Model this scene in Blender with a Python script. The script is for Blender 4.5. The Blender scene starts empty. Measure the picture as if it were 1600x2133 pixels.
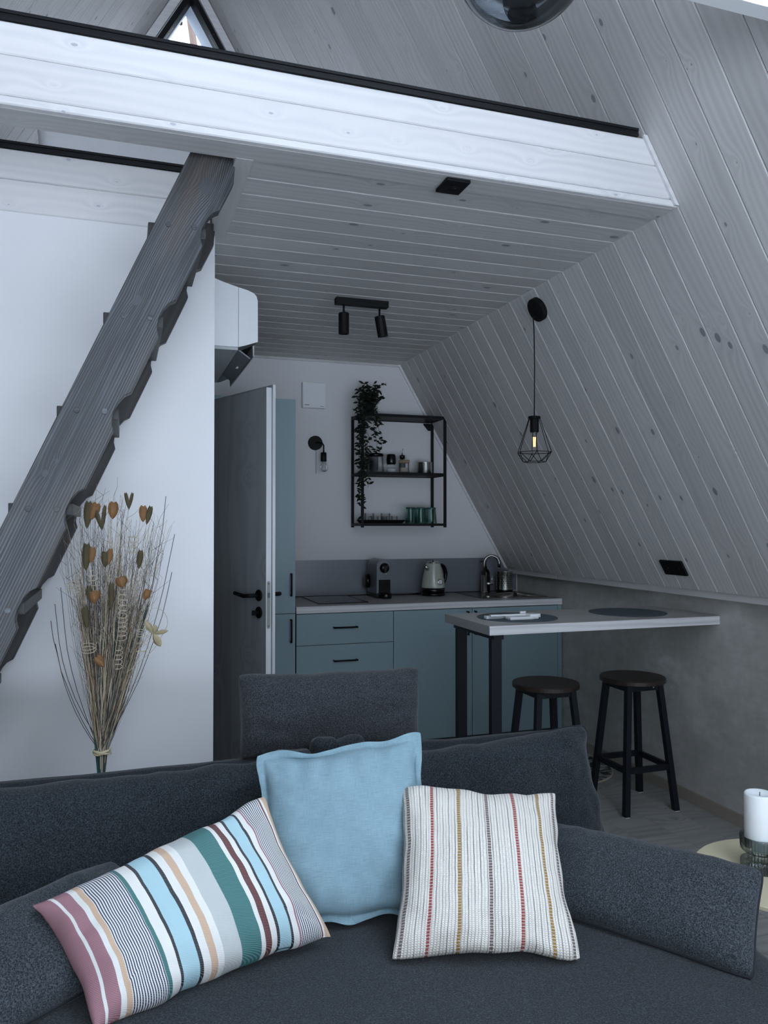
import bpy, bmesh, math, random
from mathutils import Vector, Matrix, noise
random.seed(7)
PI = math.pi
scene = bpy.context.scene
COL = scene.collection
# ------------------------------------------------------------------ camera
cam_data = bpy.data.cameras.new('camera')
cam_data.sensor_fit = 'HORIZONTAL'
cam_data.sensor_width = 36.0
cam_data.lens = 36.77
cam_data.clip_start = 0.02
cam = bpy.data.objects.new('camera', cam_data)
cam.location = (0, 0, 1.37)
cam.rotation_euler = (math.radians(90.929), 0, math.radians(-18.4))
COL.objects.link(cam)
scene.camera = cam
# ------------------------------------------------------------------ sky
world = bpy.data.worlds.new('overcast_sky')
scene.world = world
world.use_nodes = True
wn = world.node_tree
wn.nodes.clear()
w_out = wn.nodes.new('ShaderNodeOutputWorld')
w_bg = wn.nodes.new('ShaderNodeBackground')
w_tc = wn.nodes.new('ShaderNodeTexCoord')
w_sep = wn.nodes.new('ShaderNodeSeparateXYZ')
w_ramp = wn.nodes.new('ShaderNodeValToRGB')
w_ramp.color_ramp.elements[0].position = 0.0
w_ramp.color_ramp.elements[0].color = (0.84, 0.935, 1.05, 1)
w_ramp.color_ramp.elements[1].position = 0.8
w_ramp.color_ramp.elements[1].color = (0.78, 0.92, 1.12, 1)
wn.links.new(w_tc.outputs['Generated'], w_sep.inputs[0])
wn.links.new(w_sep.outputs[2], w_ramp.inputs[0])
wn.links.new(w_ramp.outputs[0], w_bg.inputs[0])
# overcast sky: brighter towards the zenith (CIE overcast), (1 + 2 sin h) / 3
w_m1 = wn.nodes.new('ShaderNodeMath'); w_m1.operation = 'MAXIMUM'; w_m1.inputs[1].default_value = 0.0
w_m2 = wn.nodes.new('ShaderNodeMath'); w_m2.operation = 'MULTIPLY_ADD'; w_m2.inputs[1].default_value = 3.9; w_m2.inputs[2].default_value = 0.38
wn.links.new(w_sep.outputs[2], w_m1.inputs[0])
wn.links.new(w_m1.outputs[0], w_m2.inputs[0])
wn.links.new(w_m2.outputs[0], w_bg.inputs[1])
wn.links.new(w_bg.outputs[0], w_out.inputs[0])
# portal in the glazed front gable (guides daylight sampling only)
for pname, ploc, psx, psy, prx in (('gable_portal', (0.39, -2.06, 2.25), 4.6, 4.6, 90),):
    pl = bpy.data.lights.new(pname, 'AREA')
    pl.shape = 'RECTANGLE'
    pl.size = psx
    pl.size_y = psy
    pl.cycles.is_portal = True
    po = bpy.data.objects.new(pname, pl)
    po.location = ploc
    po.rotation_euler = (math.radians(prx), 0, 0)
    COL.objects.link(po)
sun_d = bpy.data.lights.new('sun', 'SUN')
sun_d.energy = 3.4
sun_d.angle = math.radians(2)
sun_d.color = (1.0, 0.97, 0.94)
sun_o = bpy.data.objects.new('sun', sun_d)
sun_o.rotation_euler = (math.radians(-42), 0, math.radians(38))   # low behind the house, lights the snow outside
COL.objects.link(sun_o)
scene.view_settings.view_transform = 'Standard'
scene.view_settings.look = 'None'
scene.view_settings.gamma = 1.0
scene.view_settings.use_curve_mapping = False
scene.view_settings.exposure = 1.22
scene.cycles.use_denoising = True
scene.cycles.max_bounces = 8
scene.cycles.diffuse_bounces = 5
scene.cycles.caustics_reflective = False
scene.cycles.caustics_refractive = False
scene.cycles.sample_clamp_indirect = 6.0

# ------------------------------------------------------------------ shader helpers
class G:
    def __init__(s, name):
        s.m = bpy.data.materials.new(name)
        s.m.use_nodes = True
        s.t = s.m.node_tree
        s.t.nodes.clear()
        s.out = s.t.nodes.new('ShaderNodeOutputMaterial')
    def put(s, inp, v):
        if isinstance(v, bpy.types.NodeSocket):
            s.t.links.new(v, inp)
        elif isinstance(v, (tuple, list)):
            v = tuple(v)
            if len(inp.default_value) == 4 and len(v) == 3:
                v = v + (1,)
            inp.default_value = v
        else:
            inp.default_value = v
    def n(s, typ, ins=None, **kw):
        nd = s.t.nodes.new('ShaderNode' + typ)
        for k, v in kw.items():
            setattr(nd, k, v)
        for k, v in (ins or {}).items():
            s.put(nd.inputs[k], v)
        return nd
    def math(s, op, a, b=0.0, clamp=False):
        nd = s.n('Math', {0: a, 1: b}, operation=op)
        nd.use_clamp = clamp
        return nd.outputs[0]
    def vmul(s, v, k):
        return s.n('VectorMath', {0: v, 1: k}, operation='MULTIPLY').outputs[0]
    def vadd(s, v, k):
        return s.n('VectorMath', {0: v, 1: k}, operation='ADD').outputs[0]
    def noise(s, v, scale=1.0, detail=2.0, rough=0.5):
        return s.n('TexNoise', {'Vector': v, 'Scale': scale, 'Detail': detail, 'Roughness': rough}).outputs[0]
    def ramp(s, f, stops, const=False):
        nd = s.n('ValToRGB', {0: f})
        cr = nd.color_ramp
        if const:
            cr.interpolation = 'CONSTANT'
        while len(cr.elements) > 1:
            cr.elements.remove(cr.elements[-1])
        cr.elements[0].position = stops[0][0]
        cr.elements[0].color = tuple(stops[0][1]) + (1,)
        for p, c in stops[1:]:
            e = cr.elements.new(p)
            e.color = tuple(c) + (1,)
        return nd.outputs[0]
    def mix(s, f, a, b, mode='MIX'):
        nd = s.n('Mix', data_type='RGBA', blend_type=mode)
        s.put(nd.inputs[0], f)
        s.put(nd.inputs[6], a)
        s.put(nd.inputs[7], b)
        return nd.outputs[2]
    def smooth(s, f, a, b):
        nd = s.n('MapRange', {0: f, 1: a, 2: b, 3: 0.0, 4: 1.0})
        nd.clamp = True
        return nd.outputs[0]
    def bump(s, h, strength=0.3, dist=0.002):
        return s.n('Bump', {'Height': h, 'Strength': strength, 'Distance': dist}).outputs[0]
    def pbsdf(s, color, rough=0.6, metal=0.0, normal=None, **kw):
        ins = {'Base Color': color, 'Roughness': rough, 'Metallic': metal}
        if normal is not None:
            ins['Normal'] = normal
        ins.update(kw)
        p = s.n('BsdfPrincipled', ins)
        s.t.links.new(p.outputs[0], s.out.inputs[0])
        return p
    def obj(s):
        return s.n('TexCoord').outputs['Object']
    def uv(s):
        return s.n('TexCoord').outputs['UV']
    def rnd(s):
        return s.n('ObjectInfo').outputs['Random']

def plain(name, c, rough=0.5, metal=0.0, var=0.06, scale=30.0, bump=0.0, **kw):
    g = G(name)
    nz = g.noise(g.obj(), scale, 3)
    lo = tuple(x * (1 - var) for x in c)
    hi = tuple(min(1, x * (1 + var)) for x in c)
    col = g.mix(nz, lo, hi)
    nm = g.bump(nz, bump, 0.002) if bump else None
    g.pbsdf(col, rough, metal, nm, **kw)
    return g.m

def wood(name, base, dark, knotc, period=0.006, amp=30.0, contrast=0.5, rough=0.55, axis='X',
         knots=1.0, knot_at=None, patch=0.4, patchc=None, line_pow=1.0, tonevar=0.12, bmp=0.25, slow=(1.1, 8.0), kscale=(3.0, 5.2), fibre=0.6, modmin=0.35):
    g = G(name)
    v = g.obj()
    if axis == 'Y':
        sp = g.n('SeparateXYZ', {0: v})
        v = g.n('CombineXYZ', {0: sp.outputs[1], 1: sp.outputs[0], 2: sp.outputs[2]}).outputs[0]
    elif axis == 'Z':
        sp = g.n('SeparateXYZ', {0: v})
        v = g.n('CombineXYZ', {0: sp.outputs[2], 1: sp.outputs[0], 2: sp.outputs[1]}).outputs[0]
    elif axis == 'XZ':
        sp = g.n('SeparateXYZ', {0: v})
        v = g.n('CombineXYZ', {0: sp.outputs[0], 1: sp.outputs[2], 2: sp.outputs[1]}).outputs[0]
    r = g.rnd()
    local = v
    off = g.n('CombineXYZ', {0: g.math('MULTIPLY', r, 37.0), 1: g.math('MULTIPLY', r, 11.3), 2: g.math('MULTIPLY', r, 5.1)}).outputs[0]
    v = g.vadd(v, off)
    n1 = g.noise(g.vmul(v, (slow[0], slow[1], slow[1])), 1.0, 2.0, 0.45)
    sp = g.n('SeparateXYZ', {0: v})
    ph = g.math('ADD', g.math('MULTIPLY', sp.outputs[1], 2 * PI / period * 0.35), g.math('MULTIPLY', n1, amp * 2))
    kmask = None
    if knots:
        vor = g.n('TexVoronoi', {'Vector': g.vmul(v, (kscale[0], kscale[1], 0.001)), 'Scale': 1.0}, voronoi_dimensions='2D')
        d = vor.outputs['Distance']
        spc = g.n('SeparateColor', {0: vor.outputs['Color']})
        thr = g.math('ADD', 0.006, g.math('MULTIPLY', g.math('POWER', spc.outputs[0], 2.0), 0.042 * knots))
        kmask = g.math('MULTIPLY', g.math('SUBTRACT', thr, d), 75.0, True)
        halo = g.math('MULTIPLY', g.math('SUBTRACT', g.math('MULTIPLY', thr, 3.0), d), 7.0, True)
        ph = g.math('ADD', ph, g.math('MULTIPLY', g.math('EXPONENT', g.math('MULTIPLY', d, -11.0)), 16.0))
    if knot_at:
        for (kx, ky, rad, amt) in knot_at:
            dv = g.n('VectorMath', {0: g.vmul(g.vadd(local, (-kx, -ky, 0)), (0.75, 1, 0.0))}, operation='LENGTH').outputs['Value']
            ph = g.math('ADD', ph, g.math('MULTIPLY', g.math('EXPONENT', g.math('MULTIPLY', dv, -1.0 / rad)), amt))
            core = g.math('MULTIPLY', g.math('SUBTRACT', rad * 0.42, dv), 600.0, True)
            kmask = core if kmask is None else g.math('MAXIMUM', kmask, core)
    line = g.math('ADD', 0.5, g.math('MULTIPLY', g.math('SINE', ph), 0.5))
    line = g.math('POWER', line, line_pow)
    fib = g.noise(g.vmul(v, (4, 130, 130)), 1.0, 2.0, 0.6)
    mod = g.smooth(g.noise(g.vmul(v, (1.5, 14, 14)), 1.0, 1.0), 0.3, 0.7)
    line = g.math('MULTIPLY', line, g.math('ADD', modmin, g.math('MULTIPLY', mod, 1 - modmin)))
    tone = g.noise(g.vmul(v, (1.3, 5, 5)), 1.0, 2.0, 0.5)
    ff = g.math('MULTIPLY', line, contrast)
    ff = g.math('ADD', ff, g.math('MULTIPLY', g.math('SUBTRACT', fib, 0.5), contrast * fibre), True)
    col = g.mix(ff, base, dark)
    if patchc is not None:
        col = g.mix(g.math('MULTIPLY', g.smooth(tone, 0.5, 0.72), patch), col, patchc)
    rv = g.math('ADD', 1.0 - tonevar, g.math('MULTIPLY', r, 2 * tonevar))
    rr = g.n('CombineXYZ', {0: rv, 1: rv, 2: rv}).outputs[0]
    col = g.mix(1.0, col, rr, 'MULTIPLY')
    if kmask is not None:
        if knots:
            col = g.mix(g.math('MULTIPLY', halo, 0.28), col, dark)
        col = g.mix(g.math('MULTIPLY', kmask, 0.8), col, knotc)
    nm = g.bump(ff, bmp, 0.001)
    g.pbsdf(col, rough, 0, nm)
    return g.m

def fabric(name, c1, c2, scale=380.0, bump=0.5, rough=0.95, tone=0.25, weave=1600.0):
    g = G(name)
    v = g.obj()
    nz = g.noise(v, scale, 2.0, 0.7)
    vor = g.n('TexVoronoi', {'Vector': v, 'Scale': scale * 0.95}).outputs['Distance']
    mm = g.math('ADD', g.math('MULTIPLY', nz, 0.75), g.math('MULTIPLY', vor, 0.35))
    f = g.smooth(mm, 0.42, 0.80)
    col = g.mix(f, c1, c2)
    tn = g.noise(v, 5.0, 3.0)
    k = g.math('ADD', 1 - tone / 2, g.math('MULTIPLY', tn, tone))
    col = g.mix(1.0, col, g.n('CombineXYZ', {0: k, 1: k, 2: k}).outputs[0], 'MULTIPLY')
    g.pbsdf(col, rough, 0, g.bump(mm, bump, 0.002), **{'Sheen Weight': 0.15, 'Specular IOR Level': 0.15})
    return g.m

def glass(name, tint=(0.985, 0.99, 0.99), rim=(0.88, 0.90, 0.91), blend=0.12, gl=0.03):
    g = G(name)
    lw = g.n('LayerWeight', {0: blend})
    tcol = g.mix(lw.outputs['Facing'], tint, rim)
    tr = g.n('BsdfTransparent', {0: tcol})
    gs = g.n('BsdfGlossy', {0: (1, 1, 1), 1: gl})
    mx = g.n('MixShader', {0: g.math('MULTIPLY', lw.outputs['Fresnel'], 0.55, True), 1: tr.outputs[0], 2: gs.outputs[0]})
    g.t.links.new(mx.outputs[0], g.out.inputs[0])
    return g.m

M = {}
M['plank'] = wood('whitewashed_spruce', (0.60, 0.588, 0.58), (0.43, 0.42, 0.425), (0.17, 0.17, 0.195), period=0.010, amp=11, contrast=0.55, tonevar=0.08, knots=1.5, kscale=(3.2, 5.5), fibre=0.45)
M['plank_y'] = wood('whitewashed_spruce_trim', (0.60, 0.588, 0.58), (0.45, 0.445, 0.45), (0.25, 0.25, 0.28), period=0.011, amp=7, contrast=0.35, axis='Y', tonevar=0.05)
M['beam'] = wood('pale_limed_spruce', (0.74, 0.73, 0.735), (0.58, 0.58, 0.61), (0.40, 0.41, 0.48), period=0.012, amp=9, contrast=0.5, tonevar=0.03, axis='XZ', knots=0.9, kscale=(4.2, 8.5))
M['stair'] = wood('charcoal_stained_pine', (0.022, 0.025, 0.030), (0.14, 0.158, 0.18), (0.06, 0.068, 0.078), period=0.0025, amp=24, fibre=1.3, modmin=0.12, contrast=1.0, rough=0.45, knots=0,
                  knot_at=[(1.0, -0.072, 0.05, 42), (0.591, -0.043, 0.03, 16), (0.03, -0.034, 0.02, 12), (0.075, -0.045, 0.012, 8), (-0.40, -0.02, 0.03, 12)],
                  patch=0.75, patchc=(0.085, 0.066, 0.052), line_pow=2.4, tonevar=0.0, bmp=0.35, slow=(0.7, 7.0))
M['stair_dark'] = wood('dark_stained_pine', (0.022, 0.023, 0.024), (0.05, 0.05, 0.05), (0.04, 0.04, 0.04), period=0.01, amp=12, contrast=0.8, rough=0.5, knots=0, line_pow=2.0)
M['floor'] = wood('grey_oak_laminate', (0.36, 0.36, 0.345), (0.21, 0.21, 0.20), (0.05, 0.05, 0.05), period=0.02, amp=10, contrast=0.75, rough=0.42, axis='Y', knots=0.6, patch=0.5, patchc=(0.25, 0.26, 0.26), bmp=0.15, kscale=(1.6, 3.0))
M['skirt'] = wood('greybrown_skirting', (0.32, 0.28, 0.24), (0.2, 0.17, 0.145), (0.06, 0.05, 0.05), period=0.012, amp=8, contrast=0.7, axis='Y', knots=0)
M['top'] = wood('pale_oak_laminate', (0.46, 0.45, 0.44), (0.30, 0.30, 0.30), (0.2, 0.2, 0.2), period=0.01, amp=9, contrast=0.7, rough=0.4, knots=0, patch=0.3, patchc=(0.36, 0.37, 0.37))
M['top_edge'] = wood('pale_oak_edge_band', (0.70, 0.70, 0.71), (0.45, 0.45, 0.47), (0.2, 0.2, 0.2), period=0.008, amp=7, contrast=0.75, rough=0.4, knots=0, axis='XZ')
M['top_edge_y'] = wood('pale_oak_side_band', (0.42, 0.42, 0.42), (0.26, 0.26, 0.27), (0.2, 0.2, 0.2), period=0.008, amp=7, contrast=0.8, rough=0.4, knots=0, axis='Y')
M['door'] = wood('grey_ash_door', (0.32, 0.34, 0.355), (0.22, 0.235, 0.25), (0.08, 0.08, 0.09), period=0.016, amp=10, contrast=0.55, axis='Z', knots=0.7, tonevar=0.0)
M['door_edge'] = wood('pale_ash_door_edge', (0.74, 0.76, 0.78), (0.5, 0.52, 0.54), (0.4, 0.4, 0.4), period=0.02, amp=9, contrast=0.5, axis='Z', knots=0, tonevar=0.0)
M['walnut'] = wood('walnut_stained_seat', (0.028, 0.018, 0.013), (0.012, 0.008, 0.006), (0.01, 0.01, 0.01), period=0.012, amp=10, contrast=0.8, rough=0.45, knots=0)
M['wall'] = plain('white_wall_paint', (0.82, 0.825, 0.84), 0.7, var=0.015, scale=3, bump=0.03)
M['wall_dimmed'] = plain('dimmed_white_wall_paint', (0.69, 0.685, 0.70), 0.7, var=0.015, scale=3, bump=0.03)  # back wall white, darkened in colour for the dimness of the kitchen
M['backing'] = plain('groove_backing_wood', (0.30, 0.29, 0.29), 0.8)
M['black'] = plain('black_powder_coat', (0.004, 0.0045, 0.0055), 0.55, **{'Specular IOR Level': 0.2})
M['black_gloss'] = plain('black_plastic', (0.003, 0.003, 0.004), 0.25, **{'Specular IOR Level': 0.4})
M['black_strip'] = plain('anthracite_aluminium', (0.005, 0.006, 0.008), 0.55, **{'Specular IOR Level': 0.25})
M['navy_steel'] = plain('blueblack_steel', (0.006, 0.008, 0.013), 0.45, **{'Specular IOR Level': 0.3})
M['teal'] = plain('greyblue_lacquer', (0.25, 0.35, 0.385), 0.45, var=0.02)
M['teal_dark'] = plain('cabinet_carcass', (0.03, 0.045, 0.055), 0.6)
M['splash'] = plain('slate_splashback', (0.20, 0.215, 0.25), 0.28, var=0.05, scale=8)
M['white_plastic'] = plain('white_plastic', (0.78, 0.80, 0.82), 0.35, var=0.02)
M['white_bright'] = plain('bright_white_plastic', (0.85, 0.87, 0.88), 0.35, var=0.02)
M['ac_under'] = plain('grey_plastic_underside', (0.42, 0.44, 0.46), 0.5)
M['chrome'] = plain('brushed_steel', (0.62, 0.62, 0.60), 0.22, 1.0)
M['steel_dark'] = plain('gunmetal_steel', (0.32, 0.31, 0.29), 0.25, 1.0)
M['lock_plate'] = plain('satin_lock_plate', (0.42, 0.44, 0.42), 0.4, 0.5)
M['cream'] = plain('cream_enamel', (0.50, 0.52, 0.45), 0.15, var=0.02, **{'Coat Weight': 0.5})
M['grey_metal'] = plain('titanium_grey_plastic', (0.16, 0.175, 0.20), 0.32, 0.3)
M['hob'] = plain('hob_glass', (0.05, 0.052, 0.06), 0.08, var=0.02)
M['mat_blue'] = plain('slate_blue_mat', (0.075, 0.105, 0.13), 0.7)
M['yellow'] = plain('pale_yellow_lacquer', (0.62, 0.56, 0.38), 0.4, var=0.03)
M['candle'] = plain('white_wax', (0.85, 0.87, 0.88), 0.5, var=0.02, **{'Subsurface Weight': 0.2})
M['wick'] = plain('charred_wick', (0.02, 0.02, 0.02), 0.9)
M['leaf'] = plain('dark_green_leaf', (0.006, 0.0095, 0.006), 0.6, var=0.4, scale=60, **{'Specular IOR Level': 0.2})
M['sheet'] = plain('white_bed_linen', (0.90, 0.91, 0.95), 0.85, var=0.03, bump=0.1)
M['clear'] = glass('clear_glass')
M['pane'] = glass('window_glass', (0.97, 0.98, 0.99), (0.9, 0.93, 0.95), 0.1)
M['green_glass'] = glass('green_tumbler_glass', (0.80, 0.91, 0.89), (0.35, 0.55, 0.52), 0.3)
M['smoke'] = glass('smoked_ribbed_glass', (0.70, 0.74, 0.74), (0.25, 0.28, 0.28), 0.4, 0.06)
M['globe'] = glass('smoked_globe_glass', (0.30, 0.32, 0.34), (0.06, 0.065, 0.07), 0.3, 0.03)
M['bulb'] = glass('frosted_bulb_glass', (0.90, 0.91, 0.92), (0.75, 0.77, 0.78), 0.4, 0.15)
M['bark'] = plain('grey_bark', (0.16, 0.11, 0.09), 0.9)
M['snow'] = plain('pale_ground', (0.80, 0.82, 0.84), 0.9)
M['soffit'] = plain('eaves_white_boards', (0.55, 0.60, 0.68), 0.7)
M['straw'] = plain('dried_straw', (0.33, 0.25, 0.16), 0.8, var=0.3, scale=9)
M['straw_pale'] = plain('bleached_straw', (0.50, 0.43, 0.32), 0.8, var=0.2, scale=9)
M['stem_green'] = plain('dyed_green_stem', (0.015, 0.075, 0.065), 0.7, var=0.3)
M['stem_dark'] = plain('dark_dry_grass', (0.07, 0.06, 0.055), 0.8, var=0.3)
M['pod'] = plain('orange_brown_dried_pod', (0.36, 0.19, 0.08), 0.6, var=0.35, scale=25, bump=0.2)
M['pod_olive'] = plain('olive_dried_leaf', (0.13, 0.105, 0.055), 0.7, var=0.35, scale=25, bump=0.2)
M['raffia'] = plain('raffia', (0.60, 0.52, 0.34), 0.7, var=0.2, scale=40)
M['paper'] = plain('wood_lid', (0.34, 0.26, 0.18), 0.6)
M['salt'] = plain('salt_grains', (0.75, 0.76, 0.78), 0.8, bump=0.3, scale=300)
M['sofa'] = fabric('charcoal_chenille', (0.0065, 0.0085, 0.0105), (0.048, 0.058, 0.068), 330)
M['sofa_light'] = fabric('charcoal_woven_wool', (0.010, 0.013, 0.016), (0.085, 0.098, 0.112), 360)
M['head'] = fabric('charcoal_tweed', (0.009, 0.0105, 0.013), (0.075, 0.080, 0.090), 420)
M['piping'] = plain('dark_piping', (0.010, 0.012, 0.018), 0.9)

def m_linen():
    g = G('pale_blue_linen')
    v = g.uv()
    a = g.noise(g.vmul(v, (14, 420, 1)), 1.0, 2, 0.6)
    b = g.noise(g.vmul(v, (420, 14, 1)), 1.0, 2, 0.6)
    s = g.math('ADD', g.math('MULTIPLY', a, 0.6), g.math('MULTIPLY', b, 0.4))
    tn = g.noise(g.vmul(v, (3, 3, 1)), 1.0, 3)
    f = g.math('ADD', g.math('MULTIPLY', s, 0.8), g.math('MULTIPLY', tn, 0.2))
    col = g.ramp(f, [(0.30, (0.14, 0.24, 0.29)), (0.62, (0.265, 0.39, 0.45)), (0.75, (0.42, 0.55, 0.59))])
    g.pbsdf(col, 0.9, 0, g.bump(s, 0.35, 0.002), **{'Specular IOR Level': 0.2})
    return g.m
M['linen'] = m_linen()

W_, NV, TL_, LB, BK, TN, GR, MR, MV = (0.72, 0.715, 0.69), (0.022, 0.03, 0.075), (0.035, 0.15, 0.15), (0.36, 0.55, 0.61), (0.02, 0.024, 0.03), (0.56, 0.39, 0.27), (0.47, 0.50, 0.49), (0.11, 0.035, 0.035), (0.30, 0.14, 0.17)
def m_striped():
    g = G('striped_twill')
    v = g.uv()
    sp = g.n('SeparateXYZ', {0: v})
    u = sp.outputs[0]
    wob = g.math('MULTIPLY', g.math('SUBTRACT', g.noise(g.vmul(v, (2, 5, 1)), 1.0, 2), 0.5), 0.008)
    u = g.math('ADD', u, wob)
    st = [(0.0, MV), (0.045, W_), (0.057, MV), (0.105, W_), (0.122, TN), (0.142, W_), (0.146, GR), (0.272, TL_), (0.287, W_), (0.325, BK), (0.338, LB),
          (0.405, BK), (0.418, W_), (0.450, TN), (0.478, W_), (0.505, GR), (0.585, TL_), (0.668, W_), (0.690, MR), (0.716, W_), (0.742, BK), (0.753, LB),
          (0.802, BK), (0.813, W_), (0.842, MV), (0.852, GR), (0.948, MR), (0.957, W_), (0.966, TN)]
    col = g.ramp(u, st, True)
    # fine navy pinstripes in the two banded areas
    a1 = g.math('MULTIPLY', g.math('GREATER_THAN', u, 0.146), g.math('LESS_THAN', u, 0.272))
    a2 = g.math('MULTIPLY', g.math('GREATER_THAN', u, 0.852), g.math('LESS_THAN', u, 0.948))
    area = g.math('ADD', a1, a2, True)
    sn = g.math('SINE', g.math('MULTIPLY', u, 2 * PI / 0.0092))
    pin = g.mix(g.smooth(sn, -0.1, 0.25), W_, NV)
    col = g.mix(area, col, pin)
    # diagonal twill, showing the white warp inside the coloured bands
    tw = g.math('SINE', g.math('ADD', g.math('MULTIPLY', sp.outputs[1], 2 * PI * 105), g.math('MULTIPLY', sp.outputs[0], 2 * PI * 60)))
    col = g.mix(g.math('MULTIPLY', g.smooth(tw, 0.35, 0.9), 0.22), col, (0.72, 0.72, 0.70))
    wv = g.noise(g.vmul(v, (500, 300, 1)), 1.0, 1)
    k = g.math('ADD', 0.86, g.math('MULTIPLY', wv, 0.24))
    col = g.mix(1.0, col, g.n('CombineXYZ', {0: k, 1: k, 2: k}).outputs[0], 'MULTIPLY')
    g.pbsdf(col, 0.9, 0, g.bump(g.math('ADD', tw, g.math('MULTIPLY', wv, 1.5)), 0.15, 0.001), **{'Specular IOR Level': 0.2})
    return g.m
M['striped'] = m_striped()

def m_ribbed():
    g = G('cream_ribbed_cotton')
    v = g.uv()
    sp = g.n('SeparateXYZ', {0: v})
    wob = g.math('MULTIPLY', g.math('SUBTRACT', g.noise(g.vmul(v, (4, 7, 1)), 1.0, 2), 0.5), 0.012)
    u = g.math('ADD', sp.outputs[0], wob)
    vv = sp.outputs[1]
    rib = g.math('SINE', g.math('MULTIPLY', u, 2 * PI * 56))
    big = g.math('SINE', g.math('MULTIPLY', u, 2 * PI * 28))
    braid = g.math('SINE', g.math('ADD', g.math('MULTIPLY', vv, 2 * PI * 88), g.math('MULTIPLY', rib, 1.3)))
    base = g.mix(g.math('MULTIPLY', g.smooth(braid, 0.2, 1.0), 0.28), (0.74, 0.71, 0.65), (0.50, 0.46, 0.41))
    groove = g.smooth(g.math('ADD', g.math('MULTIPLY', rib, 0.85), g.math('MULTIPLY', big, 0.22)), 0.40, 0.90)
    gn = g.noise(g.vmul(v, (30, 3, 1)), 1.0, 2)
    col = g.mix(g.math('MULTIPLY', groove, g.math('MULTIPLY', g.smooth(gn, 0.15, 0.6), 0.85)), base, (0.13, 0.11, 0.105))
    st = g.smooth(g.math('SINE', g.math('MULTIPLY', vv, 2 * PI * 62)), 0.45, 0.8)
    for uc, c in ((0.035, (0.16, 0.15, 0.15)), (0.187, (0.33, 0.085, 0.085)), (0.35, (0.33, 0.21, 0.07)), (0.522, (0.15, 0.14, 0.14)), (0.69, (0.33, 0.085, 0.085)), (0.855, (0.33, 0.21, 0.07)), (0.965, (0.16, 0.15, 0.15))):
        d = g.math('ABSOLUTE', g.math('SUBTRACT', u, uc))
        col = g.mix(g.math('LESS_THAN', d, 0.0095), col, g.mix(st, c, (0.55, 0.45, 0.38)))
    h = g.math('ADD', g.math('MULTIPLY', groove, -1.0), g.math('MULTIPLY', braid, 0.25))
    g.pbsdf(col, 0.95, 0, g.bump(h, 0.6, 0.003), **{'Specular IOR Level': 0.1})
    return g.m
M['ribbed'] = m_ribbed()

def m_concrete():
    g = G('grey_microcement')
    v = g.obj()
    a = g.noise(v, 2.2, 6, 0.62)
    b = g.noise(g.vmul(v, (1, 1, 2.2)), 7.0, 5, 0.7)
    c = g.noise(g.vadd(v, (3, 9, 2)), 3.0, 3, 0.55)
    d = g.noise(g.vmul(v, (1, 14, 4)), 1.5, 4, 0.6)
    f = g.math('ADD', g.math('MULTIPLY', a, 0.55), g.math('MULTIPLY', b, 0.45))
    col = g.ramp(f, [(0.36, (0.36, 0.36, 0.34)), (0.5, (0.46, 0.455, 0.435)), (0.62, (0.57, 0.567, 0.545))])
    col = g.mix(g.math('MULTIPLY', g.smooth(d, 0.45, 0.75), 0.35), col, (0.36, 0.345, 0.315))
    col = g.mix(g.math('MULTIPLY', g.smooth(c, 0.60, 0.68), g.math('MULTIPLY', g.smooth(b, 0.4, 0.6), 0.5)), col, (0.66, 0.67, 0.67))
    g.pbsdf(col, 0.6, 0, g.bump(f, 0.25, 0.004))
    return g.m
M['concrete'] = m_concrete()

def m_mat():
    g = G('patterned_doormat')
    v = g.obj()
    a = g.noise(g.vmul(v, (1, 1.6, 1)), 11.0, 1, 0.4)
    fz = g.noise(v, 260, 2)
    col = g.ramp(a, [(0.0, (0.30, 0.31, 0.30)), (0.46, (0.035, 0.045, 0.04)), (0.56, (0.16, 0.17, 0.17)), (0.62, (0.36, 0.37, 0.36))], True)
    g.pbsdf(col, 0.95, 0, g.bump(fz, 0.6, 0.004))
    return g.m
M['doormat'] = m_mat()

def m_emit(name, c, s):
    g = G(name)
    e = g.n('Emission', {0: c, 1: s})
    g.t.links.new(e.outputs[0], g.out.inputs[0])
    return g.m
M['filament'] = m_emit('glowing_filament', (1.0, 0.50, 0.22), 1.6)
M['led'] = m_emit('green_led', (0.2, 1.0, 0.35), 0.5)

# ------------------------------------------------------------------ mesh helpers
def tag(o, label=None, cat=None, group=None, kind=None):
    if label: o['label'] = label
    if cat: o['category'] = cat
    if group: o['group'] = group
    if kind: o['kind'] = kind
    return o

def thing(name, label, cat, loc=(0, 0, 0), group=None, kind=None):
    o = bpy.data.objects.new(name, None)
    o.location = loc
    o.empty_display_size = 0.05
    COL.objects.link(o)
    return tag(o, label, cat, group, kind)

WL = {}
def wloc(o):
    if o is None:
        return Vector((0, 0, 0))
    return WL.get(o.name, Vector(o.location))

def obj(name, bm, mat, parent=None, smooth=False, origin=None, mats=None):
    me = bpy.data.meshes.new(name)
    bmesh.ops.recalc_face_normals(bm, faces=bm.faces[:])
    xs = [v.co for v in bm.verts]
    if origin is None:
        lo = Vector((min(c.x for c in xs), min(c.y for c in xs), min(c.z for c in xs)))
        hi = Vector((max(c.x for c in xs), max(c.y for c in xs), max(c.z for c in xs)))
        origin = (lo + hi) / 2
        if parent is None:
            origin.z = lo.z
    origin = Vector(origin)
    for v in bm.verts:
        v.co -= origin
    if smooth:
        for f in bm.faces:
            f.smooth = True
    bm.to_mesh(me)
    bm.free()
    for m_ in (mats or [mat]):
        me.materials.append(m_)
    o = bpy.data.objects.new(name, me)
    COL.objects.link(o)
    if parent is not None:
        o.parent = parent
        o.location = origin - wloc(parent)
    else:
        o.location = origin
    WL[o.name] = origin.copy()
    return o

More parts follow.
